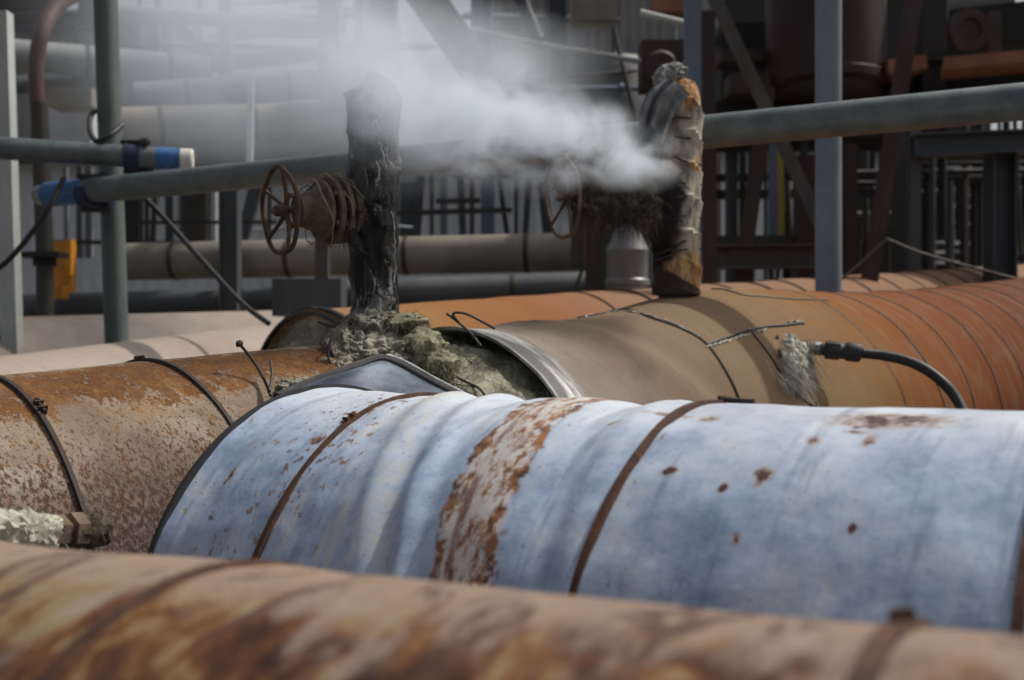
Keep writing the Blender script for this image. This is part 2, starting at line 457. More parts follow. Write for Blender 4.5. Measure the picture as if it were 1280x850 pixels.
M_EDGE = weathered('black_edge', (.016, .016, .018), (.03, .03, .03), 20, .55)
M_COLLAR = weathered('grey_blue_sheet', (.035, .05, .075), (.10, .13, .18), 16, .35, .3, (.04, .05, .07), .6, .2, (1, .3, 1))
M_ALU = weathered('pale_aluminium_edge', (.5, .52, .54), (.66, .67, .68), 20, .4, .5)
M_SEAMW = weathered('pale_old_sealant', (.42, .37, .30), (.60, .55, .47), 50, .9, 0, (.15, .11, .08), .7, .6, (1, 1, 1))
M_RAIL = weathered('dull_galvanised_tube', (.10, .125, .13), (.16, .18, .185), 10, .48, .35, (.12, .12, .10), .5, .15, (1, 1, 1))
M_POLE = weathered('green_grey_tube', (.085, .108, .103), (.125, .148, .14), 8, .55, .2, (.2, .21, .19), .45, .2)
M_BLUEBAND = weathered('blue_band_paint', (.03, .10, .27), (.05, .16, .38), 25, .5, 0, (.20, .25, .32), .5, .2, (1, 1, 1))
M_WHITECAP = weathered('white_plastic_cap', (.70, .70, .66), (.55, .54, .50), 25, .6)
M_CLAMP = weathered('dark_blue_clamp', (.02, .03, .075), (.035, .045, .09), 20, .55, .2)
M_BLACKR = weathered('black_rubber', (.017, .017, .018), (.03, .03, .031), 25, .55)
M_RUSTV = weathered('rusted_valve_iron', (.07, .048, .034), (.19, .13, .085), 24, .75, .1, (.06, .035, .025), .6, .5, (1, 1, 1))
M_RUSTW = weathered('orange_rusted_wheel', (.12, .062, .033), (.07, .042, .028), 25, .75, .1, (.07, .035, .025), .6, .4, (1, 1, 1))
M_WPOST = weathered('off_white_painted_steel', (.48, .50, .47), (.38, .41, .39), 5, .55, 0, (.35, .30, .26), .4, .15)
M_BROWNP = weathered('brown_primer_pipe', (.14, .075, .06), (.10, .06, .055), 6, .6, 0, (.20, .17, .11), .4)
M_DPOST = weathered('dark_dirty_steel', (.05, .048, .043), (.075, .068, .058), 6, .7, 0, None)
M_GPIPE = weathered('light_grey_lagging', (.27, .285, .285), (.21, .225, .23), 3, .6, 0, (.22, .23, .22), .45, .15, (1, 1, 1))
M_GPIPE2 = weathered('mid_grey_lagging', (.17, .18, .19), (.125, .135, .14), 3, .6, 0, (.10, .10, .10), .4, .15, (1, 1, 1))
M_DPIPE = weathered('slate_dark_pipe', (.055, .062, .07), (.08, .085, .09), 3, .6, 0, None)
M_BPIPE = weathered('beige_lagging_rust_patches', (.30, .265, .21), (.24, .21, .165), 2.5, .7, 0, (.36, .19, .07), .56, .15, (1, 1, 1))
M_TANP = weathered('dull_tan_lagging', (.23, .205, .165), (.17, .15, .12), 3, .7, 0, (.12, .10, .08), .45, .15, (1, 1, 1))
M_BEIGE = weathered('sunlit_beige_lagging', (.34, .28, .235), (.28, .225, .19), 3, .7, 0, (.27, .18, .14), .4, .15, (1, 1, 1))
M_PALEW = weathered('pale_sheeting', (.58, .60, .62), (.46, .48, .50), 1.2, .6, 0, (.26, .27, .27), .45, .15)
M_GREYB = weathered('grey_brown_cladding', (.28, .268, .26), (.20, .195, .195), 1.2, .7, 0, (.17, .12, .10), .45, .15)
M_SILVER = weathered('silver_grey_painted_steel', (.19, .235, .285), (.26, .305, .35), 4, .5, .25, (.20, .20, .21), .45, .15)
M_BLUEG = weathered('blue_grey_painted_steel', (.11, .145, .20), (.15, .185, .24), 4, .55, .1, (.14, .13, .14), .4)
M_MAROON = weathered('dark_maroon_vessel', (.045, .012, .009), (.026, .008, .006), 2.5, .5, .0, (.075, .02, .012), .5)
M_MAROON2 = weathered('brown_red_primer_steel', (.065, .032, .028), (.045, .024, .022), 5, .65, 0, (.08, .04, .028), .4)
M_BBLACK = weathered('sooty_black_steel', (.022, .02, .02), (.036, .033, .031), 4, .7)
M_ORANGEB = weathered('orange_rusted_flange', (.34, .15, .085), (.25, .11, .065), 6, .75, 0, (.14, .07, .05), .45)
M_ORANGE = weathered('orange_barrier_paint', (.62, .26, .02), (.5, .2, .02), 6, .5)
M_DGREY = weathered('dark_grey_lagging', (.075, .076, .08), (.105, .105, .105), 3, .6, 0, None)
M_BROWNG = weathered('grey_brown_steel', (.10, .085, .078), (.07, .06, .056), 5, .7, 0, (.05, .04, .036), .4)
M_YELLOW = weathered('dull_yellow_steel', (.32, .24, .04), (.25, .19, .04), 5, .6)
M_CLOTH = weathered('grey_wet_cloth', (.15, .155, .16), (.26, .265, .27), 22, .9, 0, (.06, .06, .06), .5, .6, (1, 1, .5))
M_CONC = weathered('oily_concrete', (.12, .112, .10), (.085, .08, .072), .8, .85, 0, (.05, .045, .04), .5, .2, (1, 1, 1))
M_GLASS = weathered('dark_window_glass', (.03, .035, .04), (.05, .055, .06), 2, .2, 0)


# ------------------------------------------------------------------ pipe frames
class Pipe:
    def __init__(s, p, yaw, slope, r):
        s.p = Vector(p) + Vector((0, 0, CZ)); s.r = r
        s.u = Vector((math.cos(yaw) * math.cos(slope), math.sin(yaw) * math.cos(slope), math.sin(slope)))
        s.h = Vector((-math.sin(yaw), math.cos(yaw), 0)); s.v = s.u.cross(s.h)
        s.M = Matrix((s.u, s.h, s.v)).transposed().to_4x4(); s.M.translation = s.p
        s.C = Vector((0, 0, CZ))

    def loc(s, x, t, r=None):
        r = s.r if r is None else r
        return Vector((x, -r * math.cos(t), r * math.sin(t)))

    def world(s, x, t, r=None): return s.M @ s.loc(x, t, r)

    def inv(s, px, py, dr=0.0):
        """the pixel's point on the pipe as local point"""
        d = at(px, py, 1.0) - s.C; o = s.C - s.p; r = s.r + dr
        a = d - s.u * d.dot(s.u); b = o - s.u * o.dot(s.u)
        A = a.dot(a); B = 2 * a.dot(b); Cc = b.dot(b) - r * r; D = max(0, B * B - 4 * A * Cc)
        t = (-B - math.sqrt(D)) / (2 * A)
        return s.M.inverted() @ (s.C + d * t)

    def shell(s, mb, x0, x1, r=None, disp=None, nx=None, nt=144, thick=.008, t0=0, t1=360):
        r = s.r if r is None else r
        nx = nx or max(2, int((x1 - x0) / .02))
        full = (t1 - t0) >= 360
        rows = []; uvs = []
        for i in range(nx + 1):
            x = x0 + (x1 - x0) * i / nx
            row = []; uu = []
            for j in range(nt + (0 if full else 1)):
                t = R(t0 - 90 + (t1 - t0) * j / nt)
                rr = r + (disp(x, t) if disp else 0)
                row.append(s.loc(x, t, rr))
            for j in range(nt + 1):
                uu.append((x, R(t0 - 90 + (t1 - t0) * j / nt) * r))
            rows.append(row); uvs.append(uu)
        # turned-in ends give the sheet its thickness
        def inner(x):
            return [Vector((x, p.y * (1 - thick / r), p.z * (1 - thick / r))) for p in (rows[0] if x == x0 else rows[-1])]
        def deep(x, q):
            kk = 1 - (thick + .035) / r
            return [Vector((x + q, p.y * kk, p.z * kk)) for p in (rows[0] if x == x0 else rows[-1])]
        rows = [deep(x0, .15), inner(x0)] + rows + [inner(x1), deep(x1, -.15)]
        uvs = [uvs[0], uvs[0]] + uvs + [uvs[-1], uvs[-1]]
        mb.quadgrid(rows, full, uvs)

    def hoop(s, mb, x, r, w, th, slant=0.0, n=120, wob=0.0, seed=0, disp=None):
        """flat strap round the pipe"""
        rows = []
        for j in range(n):
            t = 2 * math.pi * j / n
            xx = x + slant * math.cos(t) + wob * mnoise.noise(Vector((math.cos(t) * 2 + seed, math.sin(t) * 2, seed)))
            rr = r + (disp(xx, (t + math.pi / 2) % (2 * math.pi) - math.pi / 2) if disp else 0)
            rows.append([s.loc(xx - w / 2, t, rr), s.loc(xx - w / 2 * .8, t, rr + th), s.loc(xx + w / 2 * .8, t, rr + th), s.loc(xx + w / 2, t, rr)])
        rows.append(rows[0])
        mb.quadgrid(rows)

    def clip(s, mb, x, t, r, size=.02):
        """strap buckle with a bolt through it"""
        c = s.loc(x, t, r + size * .35)
        n = Vector((0, -math.cos(t), math.sin(t))); tg = Vector((0, math.sin(t), math.cos(t)))
        M = Matrix((Vector((1, 0, 0)), tg, n)).transposed()
        for q in (-1, 1): mb.box(c + tg * q * size * .55, (size * .9, size * .22, size * .9), M)
        mb.tube([c - tg * size * 1.25 + n * size * .15, c + tg * size * 1.25 + n * size * .15], size * .2, 8)
        mb.lathe(c + tg * size * .8 + n * size * .15, tg, [(0, .0), (0, size * .36), (size * .35, size * .36), (size * .35, 0)], 6)


K1, K3 = .55, 1.6
P1 = Pipe((-0.237 * K1, 1.412 * K1, -.788 * K1), R(-30.922), R(2.222), .469 * K1)
P2 = Pipe((-.017, 1.767, -.497), R(-37.037), R(.602), .402)
P3 = Pipe((.455 * K3, 2.381 * K3, -.255 * K3), R(43.905), R(4.363), .326 * K3)


def dents(seed, amp, freq):
    def f(x, t):
        return amp * mnoise.fractal(Vector((x * freq, math.cos(t) * freq * .5, math.sin(t) * freq * .5 + seed)), 1, 2, 3)
    return f


# ---- P1 : the blurred rusty pipe in front
root = empty('foreground_pipe', P1.M)
tag(root, 'rust and cream clad pipe nearest the viewer, out of focus across the bottom', 'pipe')
mb = MB(); P1.shell(mb, -.80, 1.0, disp=dents(3, .004, 5)); mb.build('cladding', M_FRONT, root)
for i, (x, sl) in enumerate(((-.108, .0), (.398, .0), (.70, 0))):
    mb = MB(); P1.hoop(mb, x, P1.r - .001, .015, .006, sl, wob=.006, seed=i); st = mb.build('strap', M_STRAP, root)
    if i == 1:
        mb = MB(); P1.clip(mb, .398, R(98), P1.r, .013); mb.build('buckle', M_STRAP, st)



# ---- P2 : the blue painted branch pipe
def blue_disp(x, t):
    d = 2.0 * dents(11, .0025, 6)(x, t)
    tt = math.degrees(t)
    k = (75 - tt) / 46
    for (c, sl, w, a) in ((-.075, .10, .020, .0065), (-.03, .10, .018, -.0055), (.015, .08, .018, .005), (.055, .07, .022, -.006), (.17, .05, .04, .004),
                          (.275, .05, .03, -.0055), (.325, .03, .022, .003), (-.30, .02, .05, .003), (-.12, .06, .02, -.003)):
        d += 1.25 * a * math.exp(-((x - c - sl * k) / w) ** 2)
    if x < -.36: d += .010 * (-.36 - x) / .04
    return d


root2 = empty('blue_pipe', P2.M)
tag(root2, 'pale blue painted pipe with a rusted band, ending at the pipe tee', 'pipe')
mb = MB(); P2.shell(mb, -.402, 1.7, disp=blue_disp, nx=300, nt=200); mb.build('cladding', M_BLUE, root2)
mb = MB(); P2.hoop(mb, -.407, P2.r + .004, .012, .013, 0); mb.build('end_rim', M_EDGE, root2)
for i, (x, sl) in enumerate(((-.175, 0), (.379, 0), (.855, 0))):
    mb = MB(); P2.hoop(mb, x, P2.r - .004, .0125, .0095, sl, wob=.010, seed=i + 4); st = mb.build('strap', M_STRAP, root2)
    mb = MB()
    if i == 0: P2.clip(mb, -.182, R(66), P2.r, .013); mb.build('buckle', M_STRAP, st)
    if i == 1:
        P2.clip(mb, .379, R(97), P2.r, .014)
        mb.tube([P2.loc(.379, R(95), P2.r + .006), P2.loc(.43, R(96), P2.r + .004)], .004, 8)
        mb.build('buckle', M_STRAPD, st)
mb = MB(); mb.tube([P2.loc(-.80, 0, 0), P2.loc(1.69, 0, 0)], .23, 48); mb.build('core_pipe', M_CORE, root2)
# folded collar sheet behind the rim, against the header
edge = [(346, 496, 1.98),  (380, 480, 2.08), (420, 465, 2.15), (455, 453, 2.22), (476, 447, 2.27), (500, 455, 2.30), (540, 477, 2.36), (590, 503, 2.42), (630, 530, 2.5)]


def spline(pts, n):
    out = []
    P = [Vector(p) for p in pts]
    for i in range(len(P) - 1):
        a = P[max(i - 1, 0)]; b = P[i]; c = P[i + 1]; d = P[min(i + 2, len(P) - 1)]
        for k in range(n):
            t = k / n
            out.append(.5 * ((2 * b) + (-a + c) * t + (2 * a - 5 * b + 4 * c - d) * t * t + (-a + 3 * b - 3 * c + d) * t ** 3))
    out.append(P[-1]); return out


top = spline([at(*e) for e in edge], 6)
n = len(top); rows = [[], [], [], []]
for i, q in enumerate(top):
    t = R(76 + (128 - 76) * i / (n - 1))
    base = P2.world(-.418, t, P2.r - .002)
    rows[0].append(base); rows[1].append(base.lerp(q, .35) - Vector((0, 0, .004))); rows[2].append(base.lerp(q, .75) + Vector((0, 0, .0))); rows[3].append(q)
mb = MB(); mb.quadgrid(rows)
mb.build('collar_sheet', M_COLLAR, root2, origin='world')
mb = MB(); mb.tube(top, .0085, 8); mb.tube([q + Vector((0.004, .03, -.002)) for q in top], .005, 8); ob = mb.build('collar_edge', M_EDGE, root2, origin='world')  # black edge: the sheet's rim, with its shadow put into the colour
mb = MB(); mb.tube([q + Vector((.010, .012, .006)) for q in top[24:]], .003, 6); mb.build('bright_sheet_edge', M_ALU, root2, origin='world')


# ---- P3 : the header, stripped of its cladding at the tee
root3 = empty('header_pipe', P3.M)
tag(root3, 'large header pipe, rusty white at one end, tan to orange at the other', 'pipe')


def tan_disp(x, t):
    d = dents(21, .006, 3)(x, t)
    a_ = math.degrees(t)
    d += .062 * math.exp(-((x - .02) / (.50 if x < 0 else .75)) ** 2) * math.exp(-((a_ - 95) / 38) ** 2)
    if x < -1.05: d += .016 * (min(1, (-1.05 - x) / .17)) ** 2
    k = math.degrees(t)
    d += .010 * math.exp(-((x + .86 + (k - 80) * .004) / .05) ** 2) - .010 * math.exp(-((x + .74 + (k - 80) * .004) / .06) ** 2)
    return d


mb = MB(); P3.shell(mb, -4.2, -1.60, disp=dents(5, .004, 4)); o = mb.build('rusty_cladding', M_RW, root3); o['label'] = 'rust streaked white cladding'
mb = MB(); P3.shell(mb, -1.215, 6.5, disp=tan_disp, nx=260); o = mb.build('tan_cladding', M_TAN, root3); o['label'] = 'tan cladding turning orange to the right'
mb = MB()
rows = []; uvs = []
for i in range(61):
    x = -1.85 + .85 * i / 60; rows.append([]); uvs.append([])
    for j in range(180):
        t = 2 * math.pi * j / 180
        nz = mnoise.fractal(Vector((x * 14, math.cos(t) * 7, math.sin(t) * 7)), 1, 2, 4)
        rows[-1].append(P3.loc(x, t, P3.r - .036 + .020 * nz))
    uvs[-1] = [(x, 2 * math.pi * j / 180 * P3.r) for j in range(181)]
mb.quadgrid(rows, True, uvs)
for i in range(2600):
    x = random.uniform(-1.68, -1.17); t = R(random.uniform(-5, 120))
    nrm = Vector((0, -math.cos(t), math.sin(t)))
    mb.fibre(P3.loc(x, t, P3.r - .04), nrm * .5 + Vector((random.gauss(0, .8), random.gauss(0, .6), random.gauss(-.3, .6))), random.uniform(.02, .07), .0011, .5)
mb.build('bare_wool', M_WOOLD, root3)
for i, x in enumerate((-2.41, -2.08, -2.9, -3.4)):
    mb = MB(); P3.hoop(mb, x, P3.r - .001, .010, .008, wob=.012, seed=i + 20); st = mb.build('strap', M_STRAPD, root3)
    mb = MB()
    if i == 0: P3.clip(mb, -2.40, R(63), P3.r, .018); mb.build('buckle', M_STRAPD, st)
    if i == 1: P3.clip(mb, -2.08, R(94), P3.r, .016); mb.build('buckle', M_STRAPD, st)
for i, x in enumerate((.42, .69, .94, 1.20, 1.46, 1.73, 2.0, 2.28, 2.56, 2.85, 3.15)):
    mb = MB(); P3.hoop(mb, x, P3.r - .003, .013, .0055 if i else .004, wob=.022, seed=i + 40, disp=tan_disp); mb.build('strap', weathered('brown_strap', (.075, .038, .022), (.045, .027, .02), 40, .75), root3)


def on(P, pts, dr=0.0, n=6):
    out = []
    for (x, y) in pts:
        q = P.inv(x, y, dr)
        for _ in range(6):
            q = P.inv(x, y, tan_disp(q.x, math.atan2(q.z, -q.y)))
        out.append(q)
    out = spline(out, n)
    for q in out:
        t = math.atan2(q.z, -q.y); k = (P.r + tan_disp(q.x, t) + dr) / math.hypot(q.y, q.z); q.y *= k; q.z *= k
    return out



for k, (pts, w) in enumerate((([(722, 391), (745, 386), (775, 388), (810, 396), (850, 410), (880, 427), (905, 460), (926, 506)], .0045),
                              ([(884, 431), (900, 425), (925, 416), (945, 411), (962, 408), (985, 406), (1004, 404)], .0055),
                              ([(940, 416), (950, 428), (965, 448), (978, 470), (1000, 496), (1024, 512)], .004),
                              ([(890, 366), (925, 368), (960, 371), (1000, 374), (1035, 375)], .0035))):
    mb = MB(); mb.tube(on(P3, pts, .001), w, 6); mb.build('seam', M_WIRE, root3)
for pts in ([(730, 387), (760, 386), (800, 392), (840, 404), (872, 420)], [(882, 434), (900, 429), (920, 422), (938, 418)], [(985, 403), (1004, 402)], [(935, 411), (948, 414), (958, 411)]):
    c = on(P3, pts, .001, 10)
    mb = MB(); mb.tube([q + Vector((0, random.gauss(0, .0015), random.gauss(0, .0015))) for q in c], [random.uniform(.002, .0058) for _ in c], 6)
    mb.build('sealant', M_SEAMW, root3)
# burr of dark sheet at the torn seam
for (x, y, a, b) in ((943, 409, .012, .008), (960, 414, .010, .016), (1003, 403, .013, .008), (972, 430, .010, .03), (975, 452, .009, .04)):
    mb = MB(); mb.blob(P3.inv(x, y, 0), (a, a * .5, b), x, .4, 3, 3)
    mb.build('torn_edge', M_WIRE, root3)
# hanging wool tuft
mb = MB()
for i in range(9):
    px = 992 + random.uniform(-9, 10); py = 428 + i * 5
    mb.blob(P3.inv(px, py, .005), (.024, .02, .03), i, .45, 2.5, 3)
for i in range(950):
    px = random.gauss(993, 9); py = random.uniform(422, 478)
    q = P3.inv(px, py, .022)
    mb.fibre(q, (random.gauss(0.05, .35), random.gauss(-.5, .3), random.gauss(-.8, .3)), random.uniform(.03, .10), .0014, .9, 3, curl=.3)
mb.build('wool_tuft', M_WOOLW, root3)
# loose mound of wool round the riser's foot
mb = MB(); surf = []
for k, (px, py, d, rx, ry, rz) in enumerate(((437, 440, 2.60, .075, .10, .075), (462, 420, 2.66, .085, .10, .075), (492, 412, 2.70, .075, .09, .055), (520, 437, 2.66, .085, .10, .070),
                                             (480, 452, 2.58, .12, .10, .075), (545, 455, 2.66, .060, .09, .050), (425, 468, 2.50, .070, .08, .050), (405, 485, 2.42, .065, .08, .035), (375, 484, 2.30, .07, .07, .028))):
    surf += mb.blob(at(px, py + 3, d), (rx * .9, ry * .9, rz * .88), k, .30, 2.4, 6)
for i in range(6500):
    w, p = random.choice(surf)
    if p.y > .5: continue
    dirn = p * .35 + Vector((random.gauss(0, .5), random.gauss(0, .5), random.gauss(-.35, .45)))
    mb.fibre(w - p * .006, dirn, random.uniform(.010, .040), .0007, .5, 3, curl=.7)
mb.build('loose_wool', M_WOOL, root3, origin='world')
mb = MB(); surf = []
for k, (px, py, d, rx, ry, rz) in enumerate(((528, 432, 2.58, .05, .06, .045), (548, 452, 2.56, .045, .06, .03), (508, 402, 2.62, .05, .05, .022))):
    surf += mb.blob(at(px, py, d), (rx, ry, rz), k + 30, .25, 1.8, 4)
for i in range(3200):
    w, p = random.choice(surf)
    mb.fibre(w - p * .005, p * .4 + Vector((random.gauss(.2, .5), random.gauss(-.3, .4), random.gauss(-.6, .5))), random.uniform(.012, .045), .0007, .7, 3, curl=.7)
mb.build('loose_wool', mat_wool('straw_grey_wool', (.10, .095, .06), (.29, .27, .18), (.48, .45, .33)), root3, origin='world')
# tie wires left sticking out of the stripped part
for pts in ([(338, 494, 2.2), (332, 478, 2.24), (322, 459, 2.27), (310, 442, 2.28), (299, 429, 2.28)], [(337, 488, 2.2), (340, 468, 2.24), (338, 450, 2.28)],
            [(412, 452, 2.45), (410, 440, 2.46), (414, 424, 2.47), (424, 410, 2.5), (436, 398, 2.53), (444, 386, 2.55)], [(398, 402, 2.7), (420, 408, 2.65), (445, 402, 2.6), (470, 396, 2.6)],
            [(575, 404, 2.7), (566, 392, 2.7), (580, 391, 2.7), (600, 400, 2.7), (618, 410, 2.74)], [(558, 391, 2.7), (575, 404, 2.7), (590, 418, 2.7), (601, 432, 2.69)],
            [(540, 464, 2.60), (560, 466, 2.62), (585, 478, 2.62), (600, 486, 2.6), (612, 502, 2.58)], [(530, 462, 2.56), (548, 476, 2.55), (566, 487, 2.54), (582, 489, 2.54), (596, 500, 2.52)]):
    mb = MB(); mb.tube(spline([at(*p) for p in pts], 5), .0033, 6)
    if pts[-1][0] == 299: mb.blob(at(299, 429, 2.28), .008, 3, .3, 2, 2)
    mb.build('tie_wire', M_WIRE, root3, origin='world')

# ---- P4 : second header behind, open at its left end
a0 = at(392, 386, 4.3); r4 = .50
P4 = Pipe((0, 0, 0), R(44.5), R(4.2), r4)
P4.p = a0 - P4.v * r4; P4.M.translation = P4.p
root4 = empty('orange_pipe', P4.M)
tag(root4, 'orange lagged pipe with an open wool filled end, running behind the tan header', 'pipe')
mb = MB(); P4.shell(mb, -.02, 9, disp=dents(33, .006, 2.5), thick=.02); mb.build('cladding', M_FAR, root4)
mb = MB(); P4.hoop(mb, .0, P4.r, .03, .010); P4.hoop(mb, -.03, P4.r - .02, .02, .012); mb.build('end_rim', M_EDGE, root4)
mb = MB()
rows = []
for i in range(25):
    rr = P4.r - .018 - (P4.r - .05) * i / 24
    rows.append([P4.loc(.015 + .04 * mnoise.fractal(Vector((rr * 6, math.cos(2 * math.pi * j / 90) * 3, math.sin(2 * math.pi * j / 90) * 3)), 1, 2, 4), 2 * math.pi * j / 90, rr) for j in range(90)])
mb.quadgrid(rows, True)
for i in range(1800):
    t = R(random.uniform(20, 160)); rr = random.uniform(.25, P4.r - .03)
    mb.fibre(P4.loc(.02, t, rr), (-.7 + random.gauss(0, .3), random.gauss(0, .6), random.gauss(-.2, .6)), random.uniform(.03, .10), .0018, .5)
mb.build('wool_plug', mat_wool('pale_green_grey_wool', (.25, .24, .17), (.55, .53, .42), (.78, .76, .68)), root4)
for i in range(13):
    mb = MB(); P4.hoop(mb, 1.55 + i * .36 + random.uniform(-.04, .04), P4.r - .002, .014, .010, wob=.012, seed=i + 70)
    mb.build('strap', M_STRAPD, root4)

# ---- P5, P6 : beige pipes behind on the left


def lagged(name, label, a, b, r, mat, group=None, cat='pipe', n=40, straps=0, bulge=0):
    a = Vector(a); b = Vector(b); d = b - a
    base = MB(); base.tube([a.lerp(b, i / 12) for i in range(13)], r, n)
    if not straps:
        o = base.build(name, mat); tag(o, label, cat, group); return o
    rt = empty(name, loc=a); tag(rt, label, cat, group)
    bpy.context.view_layer.update()
    base.build('cladding', mat, rt, origin='world')
    for i in range(straps):
        q = a.lerp(b, (i + .5) / straps); m2 = MB()
        m2.lathe(q - d.normalized() * .02, d, [(0, r), (.005, r * 1.012 + .003), (.035, r * 1.012 + .003), (.04, r)], n)
        m2.build('strap', M_STRAPD, rt, origin='world')
    return rt


def toppipe(pa, pb, r):
    """axis ends of a pipe whose upper outline passes these two picture points"""
    return at(*pa) - Vector((0, 0, r)), at(*pb) - Vector((0, 0, r))


a, b = toppipe((-120, 460, 3.6), (395, 398, 6.0), .40)
lagged('beige_pipe', 'sunlit beige lagged pipe running just behind the rusty white cladding', a, b, .40, M_BEIGE)
a, b = toppipe((-80, 398, 6.0), (480, 384, 8.6), .45)
lagged('beige_pipe', 'second beige pipe, half in shade, under the dark pipe and behind the sunlit one', a, b, .45, M_BEIGE)

# ---- small lagged connection at the far left
root = empty('small_pipe_joint', loc=at(60, 665, 1.55)); bpy.context.view_layer.update()
tag(root, 'short wool wrapped pipe with a rusty union nut below the rusty white cladding', 'pipe joint')
A, B = at(-90, 668, 1.42), at(112, 664, 1.62)
mb = MB(); mb.tube([A, B], .014, 20); mb.build('pipe', M_CORE, root, origin='world')
mb = MB(); surf = []
for k in range(11):
    surf += mb.blob(A.lerp(B, .10 + .058 * k), (.030, .026, .023 + .004 * (k % 3)), k, .4, 2.4, 3)
for i in range(900):
    w, p = random.choice(surf); mb.fibre(w - p * .003, p * .3 + Vector((random.gauss(0, .8), random.gauss(0, .3), random.gauss(0, .4))), random.uniform(.008, .025), .0006, .4)
mb.build('wool_wrap', M_WOOLW, root, origin='world')
d = (B - A).normalized()
mb = MB(); mb.lathe(A.lerp(B, .72), d, [(0, .012), (0, .026), (.022, .026), (.024, .020), (.030, .020), (.032, .029), (.052, .029), (.054, .012)], 6); mb.build('union_nut', M_RUSTV, root, origin='world')
mb = MB(); surf = []
for k in range(4): surf += mb.blob(A.lerp(B, .93 + .035 * k), (.026, .026, .024), k + 60, .35, 2.4, 3)
for i in range(300):
    w, p = random.choice(surf); mb.fibre(w - p * .003, p * .3 + Vector((random.gauss(0, .8), random.gauss(0, .3), random.gauss(0, .4))), random.uniform(.008, .02), .0006, .4)
mb.build('wool_wrap', M_WOOLB, root, origin='world')

# ---- hose with coupling
root = empty('black_hose', loc=at(1020, 436, 3.5)); bpy.context.view_layer.update()
tag(root, 'black rubber hose coupled to the tan header beside the hanging wool tuft', 'hose')
hp = spline([at(*q) for q in ((1078, 441, 3.42), (1105, 444, 3.41), (1135, 451, 3.38), (1160, 463, 3.35), (1180, 479, 3.32), (1193, 494, 3.3), (1203, 512, 3.27), (1212, 540, 3.22), (1214, 580, 3.18), (1200, 640, 3.1))], 6)
mb = MB(); mb.tube(hp, .0165, 16); mb.build('rubber_tube', M_BLACKR, root, origin='world')
c0, c1 = at(1026, 436, 3.44), at(1082, 441, 3.42); d = (c1 - c0).normalized()
mb = MB(); mb.lathe(c0, d, [(0, .012), (0, .020), (.012, .020), (.014, .028), (.018, .030), (.056, .030), (.060, .026), (.074, .025), (.078, .028), (.082, .031), (.118, .031), (.124, .027), (.126, .0)], 8)
mb.build('coupling', M_BLACKR, root, origin='world')
mb = MB(); mb.tube([at(1004, 434, 3.56), at(1030, 436, 3.44)], .015, 14); mb.lathe(at(1018, 435, 3.48), d, [(0, .014), (0, .022), (.02, .022), (.02, .014)], 6)
mb.build('nipple', weathered('grey_steel_fitting', (.18, .18, .19), (.26, .26, .27), 30, .45, .5), root, origin='world')

# ------------------------------------------------------------------ risers
DB = 2.78
rt = empty('black_riser', loc=at(468, 386, DB)); bpy.context.view_layer.update()
tag(rt, 'tar black lagged riser with white salt streaks, standing in the loose wool', 'riser pipe')
prof = [(395, 468, 29), (380, 469, 28), (360, 469, 29), (340, 468, 30), (320, 467, 29), (300, 467, 30), (285, 467, 31), (270, 466, 32), (255, 466, 31), (240, 467, 31), (220, 467, 31), (200, 467, 31), (180, 467, 30), (165, 466, 31), (150, 466, 32), (135, 466, 33), (118, 466, 33), (122, 464, 30), (112, 470, 26), (105, 474, 19), (98, 470, 14), (92, 466, 8), (89, 465, 2)]
rows = []
for i, (y, cx, hw) in enumerate(prof):
    c = at(cx, y, DB); r = hw / F * DB; row = []
    for j in range(72):
        t = 2 * math.pi * j / 72
        q = Vector((math.cos(t), math.sin(t), 0))
        n_ = mnoise.fractal(Vector((q.x * 2.2 + y * .012, q.y * 2.2, y * .022)), 1, 2, 4)
        row.append(c + q * r * (1 + .20 * n_))
    rows.append(row)
fine = []
for i in range(len(rows) - 1):
    for k in range(4): fine.append([p.lerp(q, k / 4) for p, q in zip(rows[i], rows[i + 1])])
fine.append(rows[-1])
for ri, row in enumerate(fine):
    cen = sum(row, Vector()) / len(row)
    for j, p in enumerate(row):
        dirr = (p - cen); n_ = mnoise.fractal(p * 16, 1, 2, 4)
        row[j] = p + dirr * .09 * n_
mb = MB(); mb.quadgrid(fine, True, None); mb.build('black_lagging', M_BLACK, rt, origin='world')
mb = MB()   # drooping folds of tar cloth on the viewer's side
for k, pts in enumerate(([(462, 160), (455, 190), (452, 220), (458, 250), (470, 262), (478, 285)], [(476, 165), (483, 195), (488, 225), (491, 252)], [(447, 262), (440, 285), (450, 312), (466, 318)], [(484, 282), (480, 310), (488, 335), (484, 372)], [(455, 325), (462, 350), (460, 380)])):
    pts3 = spline([at(x, y, DB - .074) for x, y in pts], 6)
    mb.tube(pts3, [.010 + .006 * math.sin(i * .6 + k) for i in range(len(pts3))], 10)
mb.build('cloth_fold', M_BLACK, rt, origin='world')
mb = MB()
for pts in ([(474, 172), (478, 188), (484, 212), (489, 240)], [(471, 228), (474, 215), (470, 200)], [(466, 158), (470, 150), (475, 162)], [(490, 262), (494, 300), (493, 350)]):
    pts3 = spline([at(x, y, DB - (.082 if x < 488 else .050)) for x, y in pts], 8)
    mb = MB(); mb.tube([q + Vector((random.gauss(0, .0015), 0, random.gauss(0, .002))) for q in pts3], [random.uniform(.0005, .0022) for _ in pts3], 5)
    mb.build('salt_crust', weathered('white_salt', (.6, .6, .58), (.4, .4, .38), 60, .9), rt, origin='world')


